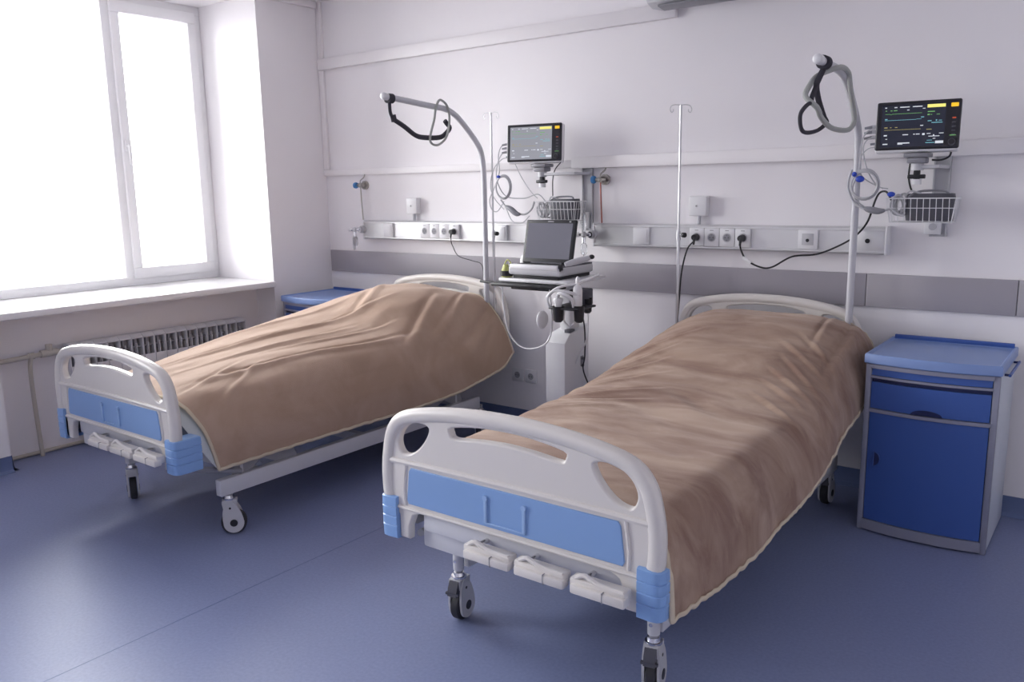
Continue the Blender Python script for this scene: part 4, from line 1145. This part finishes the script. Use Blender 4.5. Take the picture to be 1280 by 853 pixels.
# sensor leads
def wy_(L, Y): return [W(a, b, Y) for a, b in L]
def lead(label, parts, loc):
    root = thing('sensor_cable', label, 'cable', loc, 0, 'monitor sensor cables')
    for pts, r_, mt, nm in parts:
        m = MB(); m.tube(pts, r_, mt, 8, smooth=6); m.build(nm, root)
    return root
def coil(c, rx, rz, n, r_, root, nm='coil', Y=None):
    m = MB(); N_ = 26 * n
    P = []
    for j in range(N_ + 1):
        a = 2 * math.pi * j / 26; k = j / 26
        P.append((c.x + (rx + .004 * math.sin(k * 2.1)) * math.cos(a), c.y - .005 * k, c.z + (rz + .005 * math.sin(k * 1.7 + 1)) * math.sin(a)))
    m.tube(P, r_, 'cable_grey', 8)
    m.build(nm, root)
def bundle(c, root):
    """spare lead stuffed loosely into the basket beside the cuff"""
    P = []
    for j in range(70):
        a = j * .55
        P.append(c + Vector((.024 * math.cos(a) + .010 * math.sin(j * .21), .040 * math.sin(a * .71), .038 * math.sin(a) + .010 * math.cos(j * .33))))
    m = MB(); m.tube(P, .0042, 'cable_grey', 8, smooth=3); m.build('spare_lead', root)
Y2 = 3.93
ld = lead('looped grey sensor leads with blue clip beside the right monitor', [
    (wy_([(1094, 161), (1085, 164), (1078, 175), (1076, 195), (1073, 215), (1066, 235), (1070, 250), (1085, 262)], Y2), .0032, 'cable_grey', 'cable'),
    (wy_([(1092, 172), (1083, 176), (1079, 188), (1084, 212), (1096, 232), (1110, 236)], Y2), .0026, 'cable_grey', 'cable'),
    (wy_([(1093, 184), (1084, 187), (1076, 197), (1075, 215), (1084, 226), (1104, 236)], Y2), .0026, 'cable_grey', 'cable'),
    (wy_([(1065, 212), (1060, 232), (1067, 252), (1080, 261), (1092, 263)], Y2 - .01), .0055, 'cable_grey', 'hose'),
    (wy_([(1106, 263), (1114, 262), (1122, 268), (1130, 270)], Y2), .005, 'cable_grey', 'hose'),
], W(1080, 235, Y2))
coil(W(1081, 231, Y2 - .01), .058, .062, 3, .0042, ld)
m = MB(); m.tube(wy_([(1080, 260), (1086, 262), (1098, 264), (1106, 263)], Y2 - .01), lambda t: .006 + .009 * math.sin(math.pi * t), 'midgrey', 10, smooth=5); m.build('connector_block', ld)
m = MB(); m.sph(W(1068, 218, Y2 - .025), .011, 'bluebit', (1, .8, 1)); m.build('clip', ld)
m = MB(); m.sph(W(1075, 224, Y2 - .03), .016, 'bluebit', (1.2, .7, .9)); m.build('clip', ld)
m = MB(); m.sph(W(1114, 243, Y2 - .01), .014, 'bluebit', (1.2, .7, .8)); m.build('clip', ld)
bundle(W(1124, 256, Y2 + .06), ld)
Y1 = 3.98
ld = lead('looped grey sensor leads with small blue clip beside the left monitor', [
    (wy_([(636, 180), (627, 183), (623, 195), (624, 215), (618, 235), (612, 250), (615, 262), (622, 264), (630, 252)], Y1), .0032, 'cable_grey', 'cable'),
    (wy_([(636, 190), (628, 192), (622, 205), (621, 225), (632, 245), (655, 248), (672, 243), (682, 252)], Y1), .0032, 'cable_grey', 'cable'),
    (wy_([(637, 198), (628, 199), (617, 212), (613, 232), (618, 248), (630, 262)], Y1), .0028, 'cable_grey', 'cable'),
    (wy_([(644, 205), (652, 222), (664, 240), (672, 248)], Y1), .0024, 'cable_grey', 'cable'),
    (wy_([(626, 250), (632, 258), (638, 262)], Y1), .005, 'cable_grey', 'hose'),
    (wy_([(647, 267), (656, 268), (664, 262), (668, 252)], Y1), .006, 'cable_grey', 'hose'),
    (wy_([(632, 258), (640, 276), (652, 279), (662, 270)], Y1 + .02), .0024, 'cable_grey', 'cable'),
], W(630, 230, Y1))
coil(W(630, 234, Y1 - .01), .054, .066, 3, .0042, ld)
m = MB(); m.tube(wy_([(632, 258), (638, 261), (645, 267), (650, 268)], Y1 - .01), lambda t: .007 + .010 * math.sin(math.pi * t), 'midgrey', 10, smooth=5); m.build('connector_block', ld)
m = MB(); m.sph(W(623, 221, Y1 - .03), .011, 'bluebit', (1.2, .8, .8)); m.build('clip', ld)
bundle(W(681, 262, Y1 + .05), ld)
for mon, P, r_ in ((m2, wy_([(1189, 190), (1186, 196), (1176, 200), (1165, 200)], 3.97), .004),
                   (m2, wy_([(1138, 203), (1136, 218), (1137, 230), (1140, 240)], 3.98), .004),
                   (m1, wy_([(701, 203), (694, 212), (691, 225), (691, 245)], 4.02), .0032)):
    m = MB(); m.tube(P, r_, 'black', 8, smooth=8); m.build('power_lead', mon)
# ------------------------------------------------------------------ ultrasound cart
cart = thing('ultrasound_cart', 'white wheeled equipment cart with slim column and tray between the beds', 'cart', (-2.50, 3.85, 0))
xc0, xc1, yc0, yc1 = -2.605, -2.475, 3.75, 4.00
m = MB()
m.prism([(yc0, .08), (yc0, .655), (yc0 + .05, .70), (yc1, .735), (yc1, .08)], 'white', xc1 - xc0, Matrix.Translation((xc0, 0, 0)) @ Matrix(((0, 1, 0, 0), (1, 0, 0, 0), (0, 0, 1, 0), (0, 0, 0, 1))), .006)
col_ = m.build('column', cart)
m = MB(); m.box((xc0 - .17, yc0 - .10, .07), (xc1 + .17, yc1 - .02, .11), 'lightgrey', .012); m.build('base', cart)
for x in (xc0 - .14, xc1 + .14):
    for y in (yc0 - .07, yc1 - .06):
        m = MB(); m.cyl((x - .012, y, .035), (x + .012, y, .035), .035, 'darkgrey', seg=20); m.cyl((x, y, .03), (x, y, .08), .008, 'chrome'); m.build('caster', cart)
m = MB(); m.box((xc0 + .03, yc0 + .10, .69), (xc1 - .03, yc1 - .05, .965), 'white', .01); m.build('neck', cart)
m = MB(); m.box((xc1 - .0005, yc0 + .16, .50), (xc1 + .003, yc0 + .19, .56), 'midgrey', .002); m.cyl((xc1, yc0 + .175, .545), (xc1 + .01, yc0 + .175, .545), .009, 'darkgrey'); m.cyl((xc1, yc0 + .175, .505), (xc1 + .01, yc0 + .175, .505), .009, 'darkgrey'); m.build('rear_connector', col_)
m = MB(); m.box((xc1 - .05, yc0 + .07, .70), (xc1 - .01, yc0 + .12, .722), 'darkgrey', .003); m.build('latch', col_)
# tray
m = MB(); m.box((-2.86, 3.66, .992), (-2.40, 4.06, 1.012), 'white', .006); m.build('platform', cart)
m = MB()
m.box((-2.885, 3.62, .968), (-2.43, 3.70, .988), 'black', .006); m.box((-2.76, 3.64, .955), (-2.50, 3.76, .975), 'black', .006)
m.tube([(-2.99, 3.66, .985), (-2.90, 3.65, .982), (-2.80, 3.65, .978)], .007, 'black', 8, smooth=3)
m.build('front_handle', cart)
# probe holders
def cup(x, y, z, mt='black', r_=.030, h=.085):
    m = MB(); m.lathe([(r_ * .55, 0), (r_ * .9, .01), (r_, h * .7), (r_ * 1.12, h), (r_ * .95, h), (r_ * .8, h * .5)], (x, y, z), mt, 18); return m.build('probe_holder', cart)
cup(-2.43, 3.62, .80); cup(-2.325, 3.66, .80, 'black', .028, .09); cup(-2.36, 3.80, .83, 'black', .026, .08)
m = MB(); m.box((-2.48, 3.60, .868), (-2.305, 3.80, .880), 'black', .004); m.box((-2.44, 3.74, .87), (-2.36, 3.86, .96), 'darkgrey', .006); m.build('holder_rack', cart)
# disc-shaped cable hanger
m = MB(); m.lathe([(.02, 0), (.045, .004), (.050, .012), (.045, .02), (.01, .024)], (-2.56, 3.64, .80), 'white', 24, axis='X'); m.build('cable_hanger', cart)

# bottle and probes in the holders
m = MB(); m.lathe([(.020, 0), (.024, .006), (.025, .085), (.021, .105), (.010, .118), (.009, .128), (.011, .130), (.010, .150), (.004, .160)], (-2.33, 3.655, .885), 'white', 20)
tag(center_origin(m.build('gel_bottle')), 'white squeeze bottle standing in the cart holder', 'bottle')
pb = thing('ultrasound_probe', 'white probe head resting in the left cart cup, white cable curled over it', 'probe', (-2.43, 3.62, .87))
m = MB(); m.lathe([(.010, 0), (.016, .01), (.021, .035), (.027, .055), (.024, .065), (.006, .072)], (-2.43, 3.62, .862), 'white', 18); m.build('probe_body', pb)
m = MB()
m.tube([(-2.43, 3.615, .93), (-2.41, 3.60, .955), (-2.37, 3.60, .95), (-2.34, 3.62, .92), (-2.35, 3.65, .87)], .010, 'cable_white', 10, smooth=6)
m.tube([(-2.50, 3.62, .93), (-2.44, 3.60, .968), (-2.37, 3.61, .965), (-2.31, 3.65, .945)], .009, 'cable_white', 10, smooth=6)
m.tube([(-2.49, 3.63, .87), (-2.49, 3.61, .93), (-2.42, 3.60, .985), (-2.33, 3.66, 1.01), (-2.25, 3.74, 1.05)], .007, 'cable_white', 10, smooth=6)
m.build('cable', pb)
p2 = thing('ultrasound_probe', 'pale probe lying beside the laptop with its dark tip towards the wall', 'probe', (-2.30, 3.74, 1.03))
a, b = W(706, 331, 3.70), W(738, 322, 3.80)
m = MB(); m.tube([a, a.lerp(b, .3), a.lerp(b, .7), b], lambda t: .008 + .010 * math.sin(math.pi * min(1, t * .8 + .1)), 'lightgrey', 12, smooth=4); m.build('probe_body', p2)
m = MB(); m.sph(b + Vector((.006, .003, .003)), .016, 'black', (1, 1, .8)); m.build('probe_tip', p2)
for lb, P, r_ in (('long white cable looping down from the cart tray to the floor side', wy_([(628, 358), (629, 380), (636, 415), (650, 433), (668, 436), (684, 428), (690, 410), (689, 385), (687, 362)], 3.64), .0045),
                  ('white cable hanging from the cart cup along the column', wy_([(706, 385), (705, 400), (712, 408), (718, 404)], 3.70), .0045)):
    cord('probe_cable', lb, P, r_, 'cable_white')
cord('probe_cable', 'white cable hanging down the right side of the cart column', wy_([(733, 366), (735, 400), (733, 425), (722, 448), (718, 458)], 3.86), .0045, 'cable_white')
cord('cart_power_cord', 'black power cord hanging behind the cart column to the floor', wy_([(722, 382), (728, 395), (731, 415), (731, 445), (729, 462), (737, 482), (742, 476), (752, 477)], 3.9), .0042, 'black')
# straps and small stuff on the left of the tray
m = MB(); c = Vector((-2.83, 3.70, 1.012))
m.lathe([(.02, 0), (.032, .004), (.034, .03), (.020, .07), (.004, .074)], c, 'yellow', 18)
m.lathe([(.034, .008), (.038, .012), (.038, .034), (.034, .038)], c, 'black', 18)
m.tube([c + Vector((.03, -.01, .05)), c + Vector((.045, -.02, .08)), c + Vector((.02, -.02, .10)), c + Vector((-.01, -.01, .07))], .004, 'yellow', 8, smooth=5)
tag(center_origin(m.build('tape_roll')), 'small black and yellow-green roll on the left end of the cart tray', 'roll')
m = MB(); m.sph(c + Vector((.02, .16, .075)), .042, 'white', (1, .6, 1.15)); m.cyl(c + Vector((.02, .16, .0)), c + Vector((.02, .16, .04)), .02, 'white')
tag(center_origin(m.build('rounded_dispenser')), 'rounded white holder behind the yellow-green roll on the tray', 'holder')

# laptop-style scanner
lx0, lx1, ly0, ly1, lz = -2.800, -2.455, 3.67, 4.02, 1.012
lt = thing('laptop_scanner', 'open black-framed laptop scanner with grey screen on the cart', 'laptop', ((lx0 + lx1) / 2, (ly0 + ly1) / 2, lz))
m = MB(); m.box((lx0 + .02, ly0 + .02, lz), (lx1 - .02, ly1 - .01, lz + .022), 'black', .004)
m.box((lx0, ly0, lz + .020), (lx1, ly1, lz + .070), 'lightgrey', .014, 3)
m.build('base', lt)
m = MB(); m.box((lx0 + .005, ly0 + .03, lz + .066), (lx1 - .005, ly1 - .006, lz + .075), 'darkgrey', .003); dk = m.build('keyboard_deck', lt)
m = MB(); m.box((lx0 + .012, ly0 - .004, lz + .052), (lx1 - .012, ly0 + .03, lz + .080), 'white', .006); m.box((lx0, ly0 + .005, lz + .047), (lx0 + .014, ly0 + .04, lz + .082), 'black', .004); m.box((lx1 - .014, ly0 + .005, lz + .047), (lx1, ly0 + .04, lz + .082), 'black', .004); m.build('palm_rest', lt)
m = MB()
kx = (lx1 - lx0 - .06) / 14
for r_ in range(4):
    for k in range(14):
        m.box((lx0 + .03 + k * kx, ly0 + .045 + r_ * .018, lz + .074), (lx0 + .03 + (k + .85) * kx, ly0 + .060 + r_ * .018, lz + .079), 'black')
kb = m.build('keys', dk); kb['kind'] = 'stuff'
hy, hz, tl = ly0 + .125, lz + .078, R(-13)
LW, LH = lx1 - lx0, .245
frl = Matrix.Translation(((lx0 + lx1) / 2, hy, hz)) @ Matrix.Rotation(tl, 4, 'X')
def addl(fn, nm, par):
    m = MB(); fn(m); bmesh.ops.transform(m.bm, matrix=frl, verts=m.bm.verts); return m.build(nm, par)
lid = addl(lambda m: (m.box((-LW/2 + .004, 0, .0), (LW/2 - .004, .020, LH), 'black', .008, 3)), 'lid', lt)
addl(lambda m: m.box((-LW/2 + .024, -.002, .026), (LW/2 - .024, .004, LH - .020), 'lcd_grey'), 'screen', lid)
addl(lambda m: (m.box((-.02, -.001, LH - .012), (.02, .002, LH - .009), 'lightgrey'), m.box((LW/2 - .05, -.001, LH - .013), (LW/2 - .038, .002, LH - .008), 'white')), 'lid_mark', lid)
addl(lambda m: (m.cyl((-LW/2 + .07, .006, .0), (LW/2 - .07, .006, .0), .010, 'darkgrey')), 'hinge', lid)

# ------------------------------------------------------------------ air conditioner
ac = thing('air_conditioner', 'white wall air conditioner, only its lower corner showing at the top', 'air conditioner', (-1.62, YW, 2.41))
m = MB()
zb = 2.405
m.prism([(YW, zb + .01), (YW - .13, zb), (YW - .19, zb + .02), (YW - .215, zb + .07), (YW - .205, zb + .30), (YW, zb + .31)], 'lightgrey', .90,
        Matrix.Translation((-2.135, 0, 0)) @ Matrix(((0, 1, 0, 0), (1, 0, 0, 0), (0, 0, 1, 0), (0, 0, 0, 1))), .008)
m.build('casing', ac)
m = MB(); m.box((-2.08, YW - .175, zb - .006), (-1.29, YW - .10, zb + .004), 'midgrey', .003, rot=(R(-8), 0, 0)); m.build('louvre', ac)
